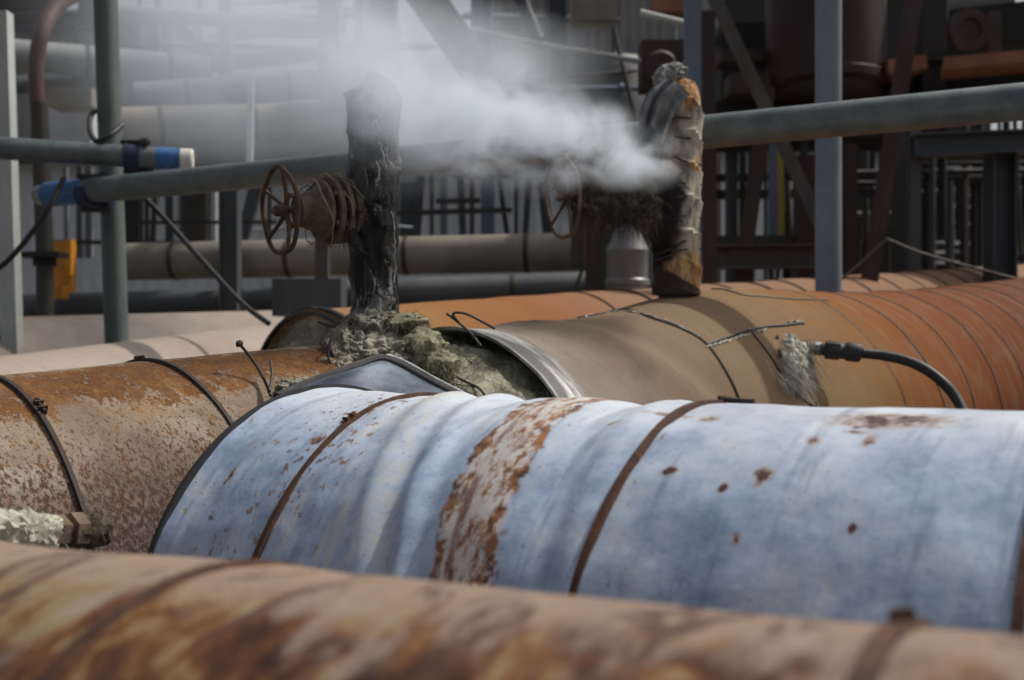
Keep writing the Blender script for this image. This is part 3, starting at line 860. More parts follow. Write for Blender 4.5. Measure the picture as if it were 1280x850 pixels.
def gate_valve(name, label, c_wheel, c_end, wheel_r, mat_body, mat_wheel, group, fibres=0, wool=None, wheel_tilt=(0, 0, 0), vs=1.0, lumps=((716, 222, .075), (742, 212, .085), (768, 224, .085), (792, 236, .09), (762, 256, .075), (735, 250, .07), (806, 262, .07)), ld=3.60):
    """hand wheel, stem, bonnet and flanges lined up from the wheel to the pipe it sits on"""
    rt = empty(name, loc=c_end); tag(rt, label, 'valve', group); bpy.context.view_layer.update()
    ax = (c_end - c_wheel); L = ax.length; ax.normalize()
    wx = (ax + Vector(wheel_tilt)).normalized()
    up = (Vector((0, 0, 1)) - wx * wx.z).normalized(); sd = wx.cross(up)
    ring = [c_wheel + (up * math.cos(2 * math.pi * k / 48) + sd * math.sin(2 * math.pi * k / 48)) * wheel_r * (1 + .03 * math.cos(10 * math.pi * k / 48)) for k in range(48)]
    mb = MB(); mb.tube(ring, .0062, 10, closed=True); wheel = mb.build('handwheel', mat_wheel, rt, origin='world')
    mb = MB()
    for k in range(5):
        t = 2 * math.pi * k / 5 + .3
        e = c_wheel + (up * math.cos(t) + sd * math.sin(t)) * wheel_r * .99
        mb.tube([c_wheel + wx * .02, c_wheel.lerp(e, .5) + wx * .012, e], [.0065, .005, .005], 8)
    mb.lathe(c_wheel - wx * .012, wx, [(0, .0), (0, .014), (.03, .016), (.036, .010), (.036, 0)], 16)
    o = mb.build('spokes', mat_wheel, rt, origin='world'); o.parent = wheel
    mb = MB(); mb.lathe(c_wheel - ax * .02, ax, [(0, 0), (0, .0075), (L * .5, .0075), (L * .5, 0)], 12); mb.build('stem', M_RUSTV, rt, origin='world')
    for s_ in (-1, 1):
        mb = MB(); mb.tube([c_wheel + ax * L * .24 + up * .026 * vs * s_, c_wheel + ax * L * .13 + up * .030 * vs * s_, c_wheel + ax * L * .06 + up * .010 * s_], .0075, 10); mb.build('yoke_arm', mat_body, rt, origin='world')
    mb = MB()
    q = L - .0
    mb.lathe(c_wheel, ax, [(q * .22, .010), (q * .22, .030 * vs), (q * .30, .034 * vs), (q * .42, .040 * vs), (q * .46, .046 * vs), (q * .50, .050 * vs), (q * .50, .040)], 24)
    mb.build('bonnet', mat_body, rt, origin='world')
    mb = MB()
    prof = []
    x = q * .5
    for (w, r) in ((.014, .058), (.008, .046), (.016, .066), (.010, .050), (.014, .066), (.010, .052), (.020, .062), (.012, .050), (.03, .056)):
        r *= vs; prof += [(x, r - .004), (x + .002, r), (x + w - .002, r), (x + w, r - .004)]; x += w
    mb.lathe(c_wheel, ax, [(q * .5, .0)] + prof + [(x, 0)], 36)
    mb.build('flanges', mat_body, rt, origin='world')
    for k in range(6):
        t = 2 * math.pi * k / 6
        p = c_wheel + ax * (q * .5 + .015) + (up * math.cos(t) + sd * math.sin(t)) * .056 * vs
        mb = MB(); mb.lathe(p, ax, [(0, 0), (0, .008), (.05, .008), (.05, 0)], 6); mb.build('bolt', mat_body, rt, origin='world')
    if fibres:
        mb = MB(); surf = []
        for k in range(len(lumps)):
            px_, py_, rr_ = lumps[k]
            surf += mb.blob(at(px_, py_, ld), (rr_ * .85, rr_ * .8, rr_), k + 80, .28, 2.2, 5)
        for i in range(fibres):
            w, p = random.choice(surf); mb.fibre(w - p * .004, p * .4 + Vector((random.gauss(0, .5), random.gauss(0, .4), random.gauss(-.6, .5))), rr_ * random.uniform(.3, 1.2), .0010, .9, 4, curl=.45)
        mb.build('wool_clump', wool, rt, origin='world')
    if vs > 1:
        for k in range(3):       # loose binding wires
            ph = random.uniform(0, 6)
            pts = []
            for i in range(14):
                f = i / 13; rr = .066 * vs + .008 * math.sin(i * 2 + k)
                pts.append(c_wheel + ax * (q * (.3 + .6 * f)) + (up * math.cos(ph + f * 5) + sd * math.sin(ph + f * 5)) * rr)
            mb = MB(); mb.tube(spline(pts, 3), .0016, 5); mb.build('binding_wire', weathered('straw_wire', (.25, .2, .12), (.32, .27, .17), 20, .8), rt, origin='world')
    return rt


gate_valve('gate_valve', 'rusty gate valve with an orange rusted handwheel, left of the black riser', at(350, 263, 2.66), at(444, 262, 2.78), .106, M_RUSTV, M_RUSTW, 'valves on the risers', vs=1.3, fibres=900, wool=mat_wool('tan_rag_wrap', (.05, .036, .026), (.16, .115, .08), (.34, .27, .19)), lumps=((398, 250, .040), (408, 275, .042), (424, 248, .046), (430, 280, .045), (438, 262, .055), (414, 262, .052)), ld=2.745)

# ---- right riser wrapped in cloth
DW = 3.66
rt = empty('cloth_riser', loc=at(846, 366, DW)); bpy.context.view_layer.update()
tag(rt, 'riser wrapped in stained glass cloth, orange at both ends and soaked black in the middle', 'riser pipe')
prof = [(368, 815, 876), (350, 818, 876), (335, 815, 876), (318, 818, 876), (300, 812, 875), (280, 806, 875), (262, 806, 876), (240, 812, 876), (220, 820, 877), (200, 826, 877), (180, 826, 877), (160, 824, 878), (140, 822, 878), (125, 824, 876), (112, 830, 872), (104, 836, 866), (99, 842, 860)]
rows = []
for i in range(len(prof) - 1):
    for k in range(6):
        f = k / 6; p = [prof[i][j] + (prof[i + 1][j] - prof[i][j]) * f for j in range(3)]
        cx = (p[1] + p[2]) / 2; hw = (p[2] - p[1]) / 2; c = at(cx, p[0], DW); r = hw / F * DW; row = []
        for j in range(72):
            t = 2 * math.pi * j / 72; q = Vector((math.cos(t), math.sin(t), 0))
            turn = ((c.z * 9.5) + t / (2 * math.pi) * 1.0 + .25 * mnoise.noise(Vector((q.x, q.y, c.z * 3)))) % 1.0       # spiral lap of the bandage
            n_ = mnoise.fractal(Vector((q.x * 2, q.y * 2, c.z * 11)), 1, 2, 4)
            row.append(c + q * (r * (.97 + .06 * n_) + .009 * (turn ** 3)))
        rows.append(row)
mb = MB(); mb.quadgrid(rows, True); ids = list(range(len(mb.v) - 72, len(mb.v))); mb.f.append(tuple(ids)); mb.uv.append(None); mb.mi.append(0)
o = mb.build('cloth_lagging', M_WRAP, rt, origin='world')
for k, pts in enumerate(([(842, 170), (858, 172), (877, 175)], [(838, 148), (856, 146), (876, 150)], [(836, 222), (855, 228), (876, 230)], [(838, 262), (856, 270), (876, 272)], [(840, 194), (855, 200), (877, 205)], [(866, 243), (870, 250), (876, 258)], [(822, 318), (840, 310), (858, 300), (876, 298)], [(818, 326), (835, 320), (852, 312), (876, 311)])):
    mb = MB(); mb.tube(spline([at(x, y, DW - .088 + .07 * ((x - 845) / 34) ** 2) for x, y in pts], 6), .0042, 6); mb.build('tie_wire', M_WIRE, rt, origin='world')
mb = MB(); surf = []
for k, (x, y, rx, rz) in enumerate(((838, 94, .045, .038), (845, 90, .035, .030), (828, 100, .030, .038), (856, 112, .035, .03))):
    surf += mb.blob(at(x, y, DW), (rx, .045, rz), k + 3, .35, 2.4, 4)
for i in range(700):
    w, p = random.choice(surf); mb.fibre(w - p * .004, p + Vector((random.gauss(0, .6), random.gauss(0, .6), random.gauss(0, .6))), random.uniform(.008, .022), .0011, .3)
mb.build('wool_cap', mat_wool('white_grey_wool', (.10, .10, .095), (.36, .355, .34), (.66, .65, .61)), rt, origin='world')
mb = MB(); rows = []
for iw in range(25):
    w_ = iw / 24; row = []
    for iu in range(41):
        u_ = iu / 40
        tx, ty = 824 + 38 * u_, 103 + 14 * u_ - 10 * math.sin(u_ * math.pi)
        bx, by = 797 + 34 * u_, 150 + 26 * u_ + 6 * math.sin(u_ * 9)
        sag = math.sin(w_ * math.pi) * 8
        dd_ = 3.575 - .045 * math.sin(u_ * math.pi) + .020 * (.3 + w_) * math.sin(u_ * 17 + w_ * 2.5) + .012 * mnoise.noise(Vector((u_ * 5, w_ * 5, 3)))
        row.append(at(tx + (bx - tx) * w_ - sag * .4, ty + (by - ty) * w_ - sag, dd_))
    rows.append(row)
mb.quadgrid(rows)
mb.quadgrid([[p + Vector((.004, .012, 0)) for p in r_] for r_ in rows])
mb.build('hanging_cloth', M_CLOTH, rt, origin='world')
mb = MB(); mb.tube([at(846, 376, DW), at(846, 350, DW)], .062, 24); mb.build('pipe_stub', M_EDGE, rt, origin='world')

gate_valve('gate_valve', 'wool covered gate valve half hidden in the steam, left of the cloth riser', at(703, 246, 3.55), at(822, 240, 3.68), .135, M_WOOLB, M_RUSTV, 'valves on the risers', 5000, M_WOOLB)

# ------------------------------------------------------------------ hand rails of tube in front of the plant


def tube_thing(name, label, cat, pts, wpx, mat, group=None, n=20):
    P = [at(*p) for p in pts]; rad = [wpx / 2 / F * p[2] for p in pts]
    if len(P) > 2:
        m = 6; P2_ = spline(P, m); rr = []
        for i in range(len(P) - 1):
            for k in range(m): rr.append(rad[i] + (rad[i + 1] - rad[i]) * k / m)
        rr.append(rad[-1])
    else: P2_, rr = P, rad
    mb = MB(); mb.tube(P2_, rr, n); o = mb.build(name, mat); tag(o, label, cat, group); return o


RD = .060
rt = empty('rail_tube', loc=at(50, 243, 5.5)); bpy.context.view_layer.update()
tag(rt, 'long grey tube with a blue left end, running behind both risers', 'rail')
ra, rb = at(62, 242.5, 5.25), at(1420, 113, 3.30)
dr = (rb - ra).normalized()
mb = MB(); mb.tube([ra + dr * .25, rb], RD, 32); mb.build('tube', M_RAIL, rt, origin='world')
mb = MB(); mb.lathe(ra - dr * .02, dr, [(0, .0), (0.0, RD * .9), (.01, RD * 1.0), (.27, RD * 1.006), (.27, RD * .98)], 32); mb.build('blue_end', M_BLUEBAND, rt, origin='world')
mb = MB(); mb.lathe(ra - dr * .07, dr, [(0, 0), (0, RD * .8), (.05, RD * .85), (.05, 0)], 24); mb.build('end_cap', weathered('grey_green_cap', (.32, .35, .33), (.2, .2, .2), 20, .6), rt, origin='world')
rt = empty('rail_tube', loc=at(0, 190, 5.5)); bpy.context.view_layer.update()
tag(rt, 'short grey tube with a blue band and white cap, entering from the left edge', 'rail')
ra2, rb2 = at(-200, 172, 4.9), at(226, 199, 5.2); dr2 = (rb2 - ra2).normalized()
r2 = .053
mb = MB(); mb.tube([ra2, rb2 - dr2 * .10], r2, 32); mb.build('tube', M_RAIL, rt, origin='world')
mb = MB(); mb.lathe(rb2 - dr2 * .11, dr2, [(0, r2 * .97), (0, r2 * 1.01), (.115, r2 * 1.01), (.115, 0)], 32); mb.build('blue_band', M_BLUEBAND, rt, origin='world')
mb = MB(); mb.lathe(rb2, dr2, [(0.0, 0), (0.0, r2 * 1.03), (.05, r2 * 1.03), (.058, r2 * .9), (.058, 0)], 32); mb.build('end_cap', M_WHITECAP, rt, origin='world')
tube_thing('scaffold_pole', 'upright grey green scaffold pole behind the two tubes', 'pole', [(128, -120, 5.42), (149, 520, 5.42)], 29, M_POLE, n=28)


def clamp(px, py, d, label, dirv, r):
    c = at(px, py, d); rt = empty('scaffold_clamp', loc=c); tag(rt, label, 'clamp', 'scaffold clamps on the pole'); bpy.context.view_layer.update()
    mb = MB(); mb.lathe(c - dirv * .035, dirv, [(0, r), (0, r * 1.22), (.07, r * 1.22), (.07, r)], 24); mb.build('band', M_CLAMP, rt, origin='world')
    for s_ in (-1, 1):
        mb = MB(); mb.tube([c + Vector((-.05, -.02 * s_, r * 1.3 * s_)), c + Vector((.09, -.02 * s_, r * 1.3 * s_))], .012, 10)
        mb.lathe(c + Vector((.05, -.02 * s_, r * 1.3 * s_)), (1, 0, 0), [(0, 0), (0, .022), (.03, .022), (.03, 0)], 6)
        mb.build('bolt', M_CORE, rt, origin='world')
    mb = MB(); mb.box(c + Vector((.03, .07, -.0)), (.10, .09, r * 2.2)); mb.build('swivel_block', M_CLAMP, rt, origin='world')


clamp(166, 195.5, 5.16, 'dark blue clamp on the upper tube, holding it to the pole', dr2, r2)
clamp(113, 241, 5.15, 'dark clamp on the lower tube beside its blue end', dr, RD)

tube_thing('black_cable', 'black cable sagging from under the long tube down to the open orange pipe', 'cable', [(180, 246, 5.3), (205, 272, 5.2), (250, 322, 5.0), (300, 376, 4.8), (336, 404, 4.7)], 7, M_BLACKR, n=10)
tube_thing('black_cable', 'black cable rising from the left edge across the blue tube end', 'cable', [(-30, 356, 5.0), (10, 325, 5.0), (40, 290, 5.0), (62, 258, 5.0), (80, 222, 5.05)], 7, M_BLACKR, n=10)
tube_thing('black_cable', 'loop of black cable tied round the scaffold pole', 'cable', [(152, 156, 5.2), (138, 168, 5.12), (122, 176, 5.12), (114, 168, 5.2), (112, 152, 5.3), (116, 140, 5.4), (124, 138, 5.5)], 7, M_BLACKR, n=10)

# ------------------------------------------------------------------ the plant behind


def bar(name, label, cat, p, q, w, mat, shape='box', group=None, depth=None, face=None):
    a, b = at(*p), at(*q); ww = w / F * (p[2] + q[2]) / 2
    mb = MB(); mb.bar(a, b, ww, depth or ww, shape, face=face)
    o = mb.build(name, mat, smooth=False); tag(o, label, cat, group); return o


# left
rt = empty('white_post', loc=at(20, 445, 6)); bpy.context.view_layer.update()
tag(rt, 'off white painted steel post at the left edge', 'post')
mb = MB(); mb.bar(at(3, 15, 6), at(20, 560, 6), .085, .085); mb.build('post', M_WPOST, rt, origin='world', smooth=False)
mb = MB(); mb.bar(at(-60, 409, 6.02), at(9, 409, 6.02), .09, .05); mb.build('crossbar', M_WPOST, rt, origin='world', smooth=False)
rt = empty('bent_pipe', loc=at(58, 435, 6.6)); bpy.context.view_layer.update()
tag(rt, 'brown primed pipe bending out of the top and dropping beside the white post', 'pipe')
pp = spline([at(*q) for q in ((120, -12, 6.9), (88, -4, 6.8), (66, 14, 6.7), (52, 42, 6.6), (46, 75, 6.6), (46, 110, 6.6), (48, 140, 6.6))], 6)
mb = MB(); mb.tube(pp, .046, 20); mb.build('bend', M_BROWNP, rt, origin='world')
mb = MB(); mb.tube([at(49, 128, 6.6), at(56, 320, 6.6), at(57, 520, 6.6)], .052, 20); mb.build('drop_leg', M_DPOST, rt, origin='world')
mb = MB(); mb.box(at(52, 318, 6.55), (.27, .16, .03)); mb.lathe(at(56, 332, 6.6), (0, 0, 1), [(0, .04), (0, .07), (.05, .07), (.05, .04)], 20); mb.build('flange', M_BBLACK, rt, origin='world')
mb = MB(); mb.box(at(79, 333, 9), (.17, .12, .42)); mb.box(at(88, 322, 8.9), (.05, .1, .3)); mb.lathe(at(74, 358, 8.9), (0, 0, -1), [(0, .0), (0, .09), (.10, .07), (.10, 0)], 16)
tag(mb.build('orange_barrier', M_ORANGE), 'bright orange barrier panel behind the dark drop leg', 'barrier')

G = 'overhead pipes behind the left pole'
lagged('grey_pipe', 'light grey lagged overhead pipe crossing behind the pole at top left', at(-60, 62, 9), at(260, 88, 10), .135, M_GPIPE, G, straps=3)
lagged('grey_pipe', 'slim dark slate pipe rising rightward under the light grey one', at(-60, 114, 10.5), at(440, 62, 12.5), .085, M_DPIPE, G)
lagged('grey_pipe', 'grey pipe along the top edge right of the pole', at(118, 14, 9.6), at(430, 34, 10.5), .07, M_GPIPE2, G)
lagged('grey_pipe', 'pale grey pipe in the steam above the beige one', at(170, 122, 9.5), at(420, 103, 10), .135, M_GPIPE, G, straps=2)
lagged('rust_patched_pipe', 'beige lagged pipe with rust patches behind the steam', at(140, 158, 8.6), at(480, 148, 9.4), .155, M_BPIPE, straps=3)
lagged('dark_pipe', 'dark pipe close under the rust patched beige one', at(140, 192, 8.7), at(470, 186, 9.4), .125, M_DGREY)
lagged('tan_pipe', 'dull tan lagged pipe at mid height behind the rusty gate valve', at(150, 327, 8.4), at(735, 314, 8.0), .145, M_TANP, straps=4)
lagged('dark_pipe', 'blue black pipe low down, left of the scaffold pole and behind it', at(20, 383, 9.2), at(345, 374, 9.2), .105, M_DPIPE)
lagged('dark_pipe', 'dark grey pipe low down behind the black riser', at(360, 372, 7.2), at(735, 360, 7.2), .11, M_DGREY, straps=2)
bar('dark_block', 'dark machine base behind the open end of the orange pipe', 'machine base', (345, 372, 6.9), (430, 372, 6.9), 46, M_DGREY)
mb = MB(); mb.box(at(94, 124, 9.8), (.40, .3, .17)); tag(mb.build('rusty_duct', M_BPIPE, smooth=False), 'beige and orange duct end just left of the pole', 'duct')
mb = MB(); mb.box(at(86, 165, 10.4), (.54, .3, .55)); tag(mb.build('grey_cabinet', M_PALEW, smooth=False), 'light grey cabinet under the beige duct, behind the short tube', 'cabinet')
bar('steel_post', 'pale slim post in the steam above the beige pipe', 'post', (283, -30, 11), (283, 150, 11), 15, M_GPIPE2)
bar('steel_post', 'slim pale post crossing in front of the rust patched pipe', 'post', (314, 96, 8.2), (312, 205, 8.2), 7, M_PALEW)
bar('steel_column', 'dark slate column between the black cable and the rusty gate valve', 'column', (288, 205, 8.0), (288, 420, 8.0), 23, M_DPIPE, 'H')
bar('steel_column', 'brown black column left of the dark slate one under the long tube', 'column', (247, 205, 9.6), (247, 310, 9.6), 27, M_DPOST)
bar('steel_column', 'dark column right of the scaffold pole, above the tan pipe', 'column', (166, 215, 9.4), (166, 315, 9.4), 20, M_BBLACK)
bar('steel_brace', 'dark sloping brace left of the rusty handwheel', 'brace', (322, 225, 9.2), (300, 310, 9.2), 14, M_DPIPE)
bar('steel_post', 'grey brown post below the rusty gate valve', 'post', (403, 285, 7.0), (403, 400, 7.0), 16, M_BROWNG)
bar('guard_rail', 'thin dark guard rail behind the long cable, upper of the pair', 'rail', (150, 278, 9.0), (345, 277, 9.0), 4, M_BBLACK)
bar('guard_rail', 'thin dark guard rail behind the long cable, lower of the pair', 'rail', (60, 302, 9.0), (345, 304, 9.0), 5, M_BBLACK)
bar('guard_rail', 'dark guard rail right of the black riser', 'rail', (495, 266, 9.0), (640, 262, 9.0), 6, M_BBLACK)
bar('guard_rail', 'short dark guard rail above the longer one, right of the black riser', 'rail', (545, 251, 9.0), (600, 250, 9.0), 6, M_BBLACK)

# upright clutter in front of the shed wall: each an own thing
GP = 'slim uprights in front of the pale shed'
for i, (x0, x1, w, m) in enumerate(((184, 184, 5, M_BBLACK), (196, 190, 6, M_DPOST), (213, 213, 10, M_DPIPE), (268, 268, 6, M_PALEW), (338, 336, 5, M_DPOST), (527, 519, 11, M_DPIPE), (540, 540, 5, M_BROWNG), (555, 555, 9, M_BLUEG), (575, 580, 9, M_DPIPE), (590, 590, 6, M_BROWNG), (610, 610, 17, M_BLUEG), (622, 638, 6, M_BBLACK),
                                    (645, 645, 5, M_DPOST), (662, 655, 8, M_DPIPE), (676, 688, 13, M_DPIPE), (100, 100, 7, M_DPIPE), (112, 112, 8, M_GPIPE2), (82, 84, 5, M_GPIPE2))):
    bar('slim_upright', 'slim dark or grey upright before the pale corrugated shed', 'post', (x0, 208, 10.5 + .1 * i), (x1, 322, 10.5 + .1 * i), w, m, group=GP)
bar('steel_post', 'pinkish grey sheet hanging beside the brown post, under the wool covered valve', 'plate', (723, 268, 6.8), (721, 336, 6.8), 17, M_BROWNG, depth=.03)
bar('steel_post', 'brown post under the wool covered valve', 'post', (741, 262, 6.7), (741, 400, 6.7), 18, M_MAROON2)
bar('steel_brace', 'thin dark rod sloping beside the brown post', 'brace', (728, 336, 6.7), (708, 390, 6.7), 4, M_DPOST)
mb = MB(); c = at(784, 420, 6.2); s_ = 6.2 / F
mb.lathe(c, (0, 0, 1), [(0, 0), (0, 26 * s_), (62 * s_, 26 * s_), (64 * s_, 28 * s_), (70 * s_, 28 * s_), (72 * s_, 26 * s_), (104 * s_, 26 * s_), (107 * s_, 27 * s_), (112 * s_, 25 * s_), (138 * s_, 13 * s_), (200 * s_, 12 * s_), (200 * s_, 0)], 40)
tag(mb.build('reducer_pipe', weathered('grey_steel_reducer', (.17, .165, .165), (.24, .235, .23), 6, .45, .4)), 'upright grey reducer pipe with ring joints, left of the cloth riser', 'pipe')
bar('dark_board', 'dark sheet standing behind the grey reducer pipe', 'panel', (772, 195, 9.5), (772, 400, 9.5), 78, M_DPOST, depth=.05)

# top centre
bar('steel_column', 'dark twin column above the black riser, fading into the steam', 'column', (478, -60, 9.0), (478, 160, 9.0), 36, M_DPIPE, 'H')
bar('steel_column', 'slim grey column left of the dark twin one, in the steam', 'column', (450, -60, 9.5), (450, 160, 9.5), 12, M_GPIPE2)
bar('steel_column', 'slim grey column at the left rim of the steam top', 'column', (413, -60, 9.8), (413, 160, 9.8), 26, M_GPIPE2)
bar('steel_brace', 'mauve brown brace sloping down into the steam', 'brace', (500, -50, 9.4), (612, 110, 9.4), 40, M_BROWNP, 'H')
bar('steel_column', 'blue grey column behind the top of the steam, left of the curved hose', 'column', (602, -60, 9.6), (602, 190, 9.6), 26, M_BLUEG, 'H')
bar('steel_column', 'dark grey column behind the top of the steam, right of the curved hose', 'column', (697, -60, 9.6), (697, 190, 9.6), 22, M_DGREY, 'H')
bar('steel_post', 'pale slim post left of the dark grey column', 'post', (684, -60, 9.7), (684, 190, 9.7), 7, M_GPIPE)
tube_thing('curved_hose', 'thick dark curved hose at the top between two columns', 'hose', [(648, -20, 8.8), (655, 8, 8.8), (664, 30, 8.8), (672, 50, 8.8)], 17, M_DPIPE)
tube_thing('slim_pipe', 'slim pale pipe sloping down rightward above the steam', 'pipe', [(585, 36, 8.6), (690, 58, 8.4), (800, 76, 8.2)], 7, M_GPIPE)
tube_thing('slim_pipe', 'short white pipe left of the blue grey column top', 'pipe', [(800, 16, 8.0), (858, 30, 8.0)], 10, M_WPOST)
mb = MB(); mb.box(at(832, 84, 8.4), (.40, .3, .36)); mb.lathe(at(826, 84, 8.2), (0, -1, 0), [(0, .13), (.02, .13), (.04, .11), (.04, 0)], 20)
tag(mb.build('rusty_motor', M_MAROON2, smooth=False), 'rusty brown motor housing behind the top of the cloth riser', 'motor')
mb = MB(); mb.box(at(742, 10, 10), (.42, .3, .30)); tag(mb.build('rusty_box', M_BPIPE, smooth=False), 'rust marked box at the top edge above the steam', 'box')
mb = MB(); mb.lathe(at(760, 190, 10.5), (0, 0, 1), [(0, 0), (0, .5), (.75, .5), (.86, .42), (.90, .2), (.90, 0)], 40); tag(mb.build('grey_tank', M_GPIPE2), 'squat grey tank behind the steam plume', 'tank')
mb = MB(); mb.box(at(838, 6, 9), (.3, .2, .16)); tag(mb.build('rusty_box', M_ORANGEB, smooth=False), 'small orange rusted box above the short white pipe', 'box')

# right
bar('steel_column', 'blue grey column right behind the cloth riser', 'column', (865, -60, 6.6), (867, 420, 6.6), 19, M_BLUEG)
bar('steel_column', 'brown column touching the blue grey one', 'column', (884, 15, 6.8), (886, 420, 6.8), 17, M_MAROON2, 'HF')
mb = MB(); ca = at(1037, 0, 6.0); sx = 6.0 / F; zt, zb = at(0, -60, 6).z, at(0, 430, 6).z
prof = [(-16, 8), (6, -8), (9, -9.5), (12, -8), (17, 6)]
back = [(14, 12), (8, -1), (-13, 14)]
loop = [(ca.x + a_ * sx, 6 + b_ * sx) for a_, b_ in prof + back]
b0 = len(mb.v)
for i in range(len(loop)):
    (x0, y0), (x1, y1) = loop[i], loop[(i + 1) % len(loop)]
    mb.face([(x0, y0, zb), (x1, y1, zb), (x1, y1, zt), (x0, y0, zt)], 1 if i in (1, 2) else 0)  # corner strip takes a lighter colour as a painted highlight
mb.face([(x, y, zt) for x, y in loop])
o = mb.build('steel_column', [M_SILVER, weathered('painted_highlight_edge', (.42, .44, .46), (.30, .33, .36), 5, .5, .3)], smooth=False); tag(o, 'silver grey column in front of the maroon vessel', 'column')
mb = MB(); s_ = 9 / F; mb.lathe(at(1031, 122, 9), (0, 0, 1), [(0, 0), (0, 66 * s_), (10 * s_, 68 * s_), (14 * s_, 76 * s_), (24 * s_, 76 * s_), (26 * s_, 73 * s_), (260 * s_, 73 * s_), (260 * s_, 0)], 56)
tag(mb.build('maroon_vessel', M_MAROON), 'tall dark maroon vessel cut by the top edge, behind the silver column', 'vessel')
bar('steel_brace', 'long brown grey brace falling rightward to the silver column', 'brace', (878, -30, 7.2), (1025, 285, 7.2), 17, M_BROWNG, 'L')
bar('steel_brace', 'long brown grey brace right of the maroon vessel', 'brace', (1146, -40, 7.2), (1076, 400, 7.2), 21, M_MAROON2, 'L')
bar('steel_brace', 'red brown brace between the brown and the silver column', 'brace', (958, 110, 7.8), (918, 400, 7.8), 19, M_MAROON2, 'L')
bar('steel_beam', 'grey brown cross beam low down left of the silver column', 'beam', (884, 321, 7.6), (1024, 320, 7.6), 30, M_BROWNG, 'H')
bar('steel_beam', 'thin cross beam just above the low grey brown one', 'beam', (884, 300, 8.2), (1024, 299, 8.2), 11, M_DPOST)
bar('steel_column', 'red brown column directly left of the silver one', 'column', (1008, 195, 8.0), (1008, 420, 8.0), 27, M_MAROON)
bar('steel_column', 'red brown column directly right of the silver one', 'column', (1062, 180, 8.0), (1062, 420, 8.0), 15, M_MAROON)
bar('steel_post', 'dull yellow post left of the red brown brace top', 'post', (975, 175, 8.6), (977, 330, 8.6), 7, M_YELLOW)
bar('steel_post', 'blue slate post beside the dull yellow one', 'post', (967, 180, 8.8), (967, 330, 8.8), 10, M_BLUEG)
bar('black_girder', 'deep black girder across the right above the long tube', 'girder', (1096, 112, 9.2), (1400, 104, 8.6), 66, M_BBLACK, 'H')
bar('black_girder', 'upper black girder at the right with a ring plate', 'girder', (1150, 48, 9.8), (1400, 22, 9.0), 52, M_BBLACK, 'box')
bar('orange_flange', 'sunlit orange rusted flange lying on the black girder', 'flange', (1178, 86, 8.6), (1400, 66, 8.2), 15, M_ORANGEB, depth=.4)
bar('orange_flange', 'short orange flange crossed by the brown brace', 'flange', (1100, 90, 8.8), (1147, 84, 8.8), 17, M_ORANGEB, depth=.4)
mb = MB(); mb.lathe(at(1210, 38, 8.4), (0, -1, 0), [(0, .0), (0, .16), (.05, .16), (.05, .09), (.03, .08), (.03, 0)], 28); mb.box(at(1240, 42, 8.5), (.10, .1, .34))
tag(mb.build('ring_plate', M_MAROON2), 'rusty ring plate at the top right', 'plate')
bar('steel_column', 'black column crossing the black girder at the right', 'column', (1163, -60, 9.0), (1163, 180, 9.0), 30, M_BBLACK)
bar('steel_post', 'pale sliver of a post at the top right of the black column', 'post', (1180, -60, 9.1), (1180, 25, 9.1), 8, M_GPIPE)
lagged('grey_duct', 'grey duct along the top edge at the right', at(1160, 8, 11), at(1260, 2, 11), .16, M_GPIPE2)
bar('steel_beam', 'slate beam below the long tube at the right', 'beam', (1143, 182, 8.0), (1400, 172, 8.0), 28, M_DPIPE, 'H')
bar('steel_column', 'slate column under the slate beam, rightmost', 'column', (1250, 186, 8.1), (1250, 420, 8.1), 30, M_DPIPE, 'H')
bar('steel_column', 'grey column under the left end of the slate beam', 'column', (1142, 160, 8.1), (1142, 420, 8.1), 14, M_DGREY)
bar('steel_column', 'black brown column beside the grey one', 'column', (1126, 160, 8.4), (1126, 420, 8.4), 18, M_DPOST)
tube_thing('handrail', 'thin bent handrail right of the silver column', 'rail', [(1050, 350, 6.2), (1080, 325, 6.2), (1106, 301, 6.2), (1112, 300, 6.2), (1165, 320, 6.3), (1300, 356, 6.5)], 3.5, M_BROWNG, n=8)
bar('guard_rail', 'black guard rail at the far right below the slate column', 'rail', (1230, 323, 8.3), (1400, 322, 8.3), 7, M_BBLACK)

# dark pipework at the far right: uprights and rungs, each its own thing
rnd = random.Random(4)
GD = 'dark pipework at the right'
for i in range(52):
    x = 1066 + i * 4.4 + rnd.uniform(-3, 3); d = rnd.uniform(10, 13.5); sl = rnd.choice((0, 0, 0, rnd.uniform(-14, 14)))
    y0 = rnd.choice((150, 150, 190, 225)); y1 = rnd.choice((420, 420, 300, 345))
    mb = MB(); w = rnd.uniform(4, 12) / F * d / 2
    mb.tube([at(x, y0, d), at(x + sl, y1, d)], w, 10)
    tag(mb.build('dark_upright', rnd.choice((M_BBLACK, M_BBLACK, M_DPOST, M_DGREY))), 'dark upright pipe in the thicket of pipework at the right', 'pipe', GD)
for i, y in enumerate((188, 196, 204, 216, 223, 229, 241, 248, 262, 270, 283, 308, 320, 333, 345)):
    d = 10.2 + .25 * i
    mb = MB(); mb.tube([at(1066 + rnd.uniform(0, 60), y, d), at(1330, y - rnd.uniform(0, 5), d)], rnd.uniform(6, 13) / F * d / 2, 10)
    tag(mb.build('dark_rung', rnd.choice((M_BBLACK, M_DPOST))), 'dark level pipe in the thicket of pipework at the right', 'pipe', GD + ', level')
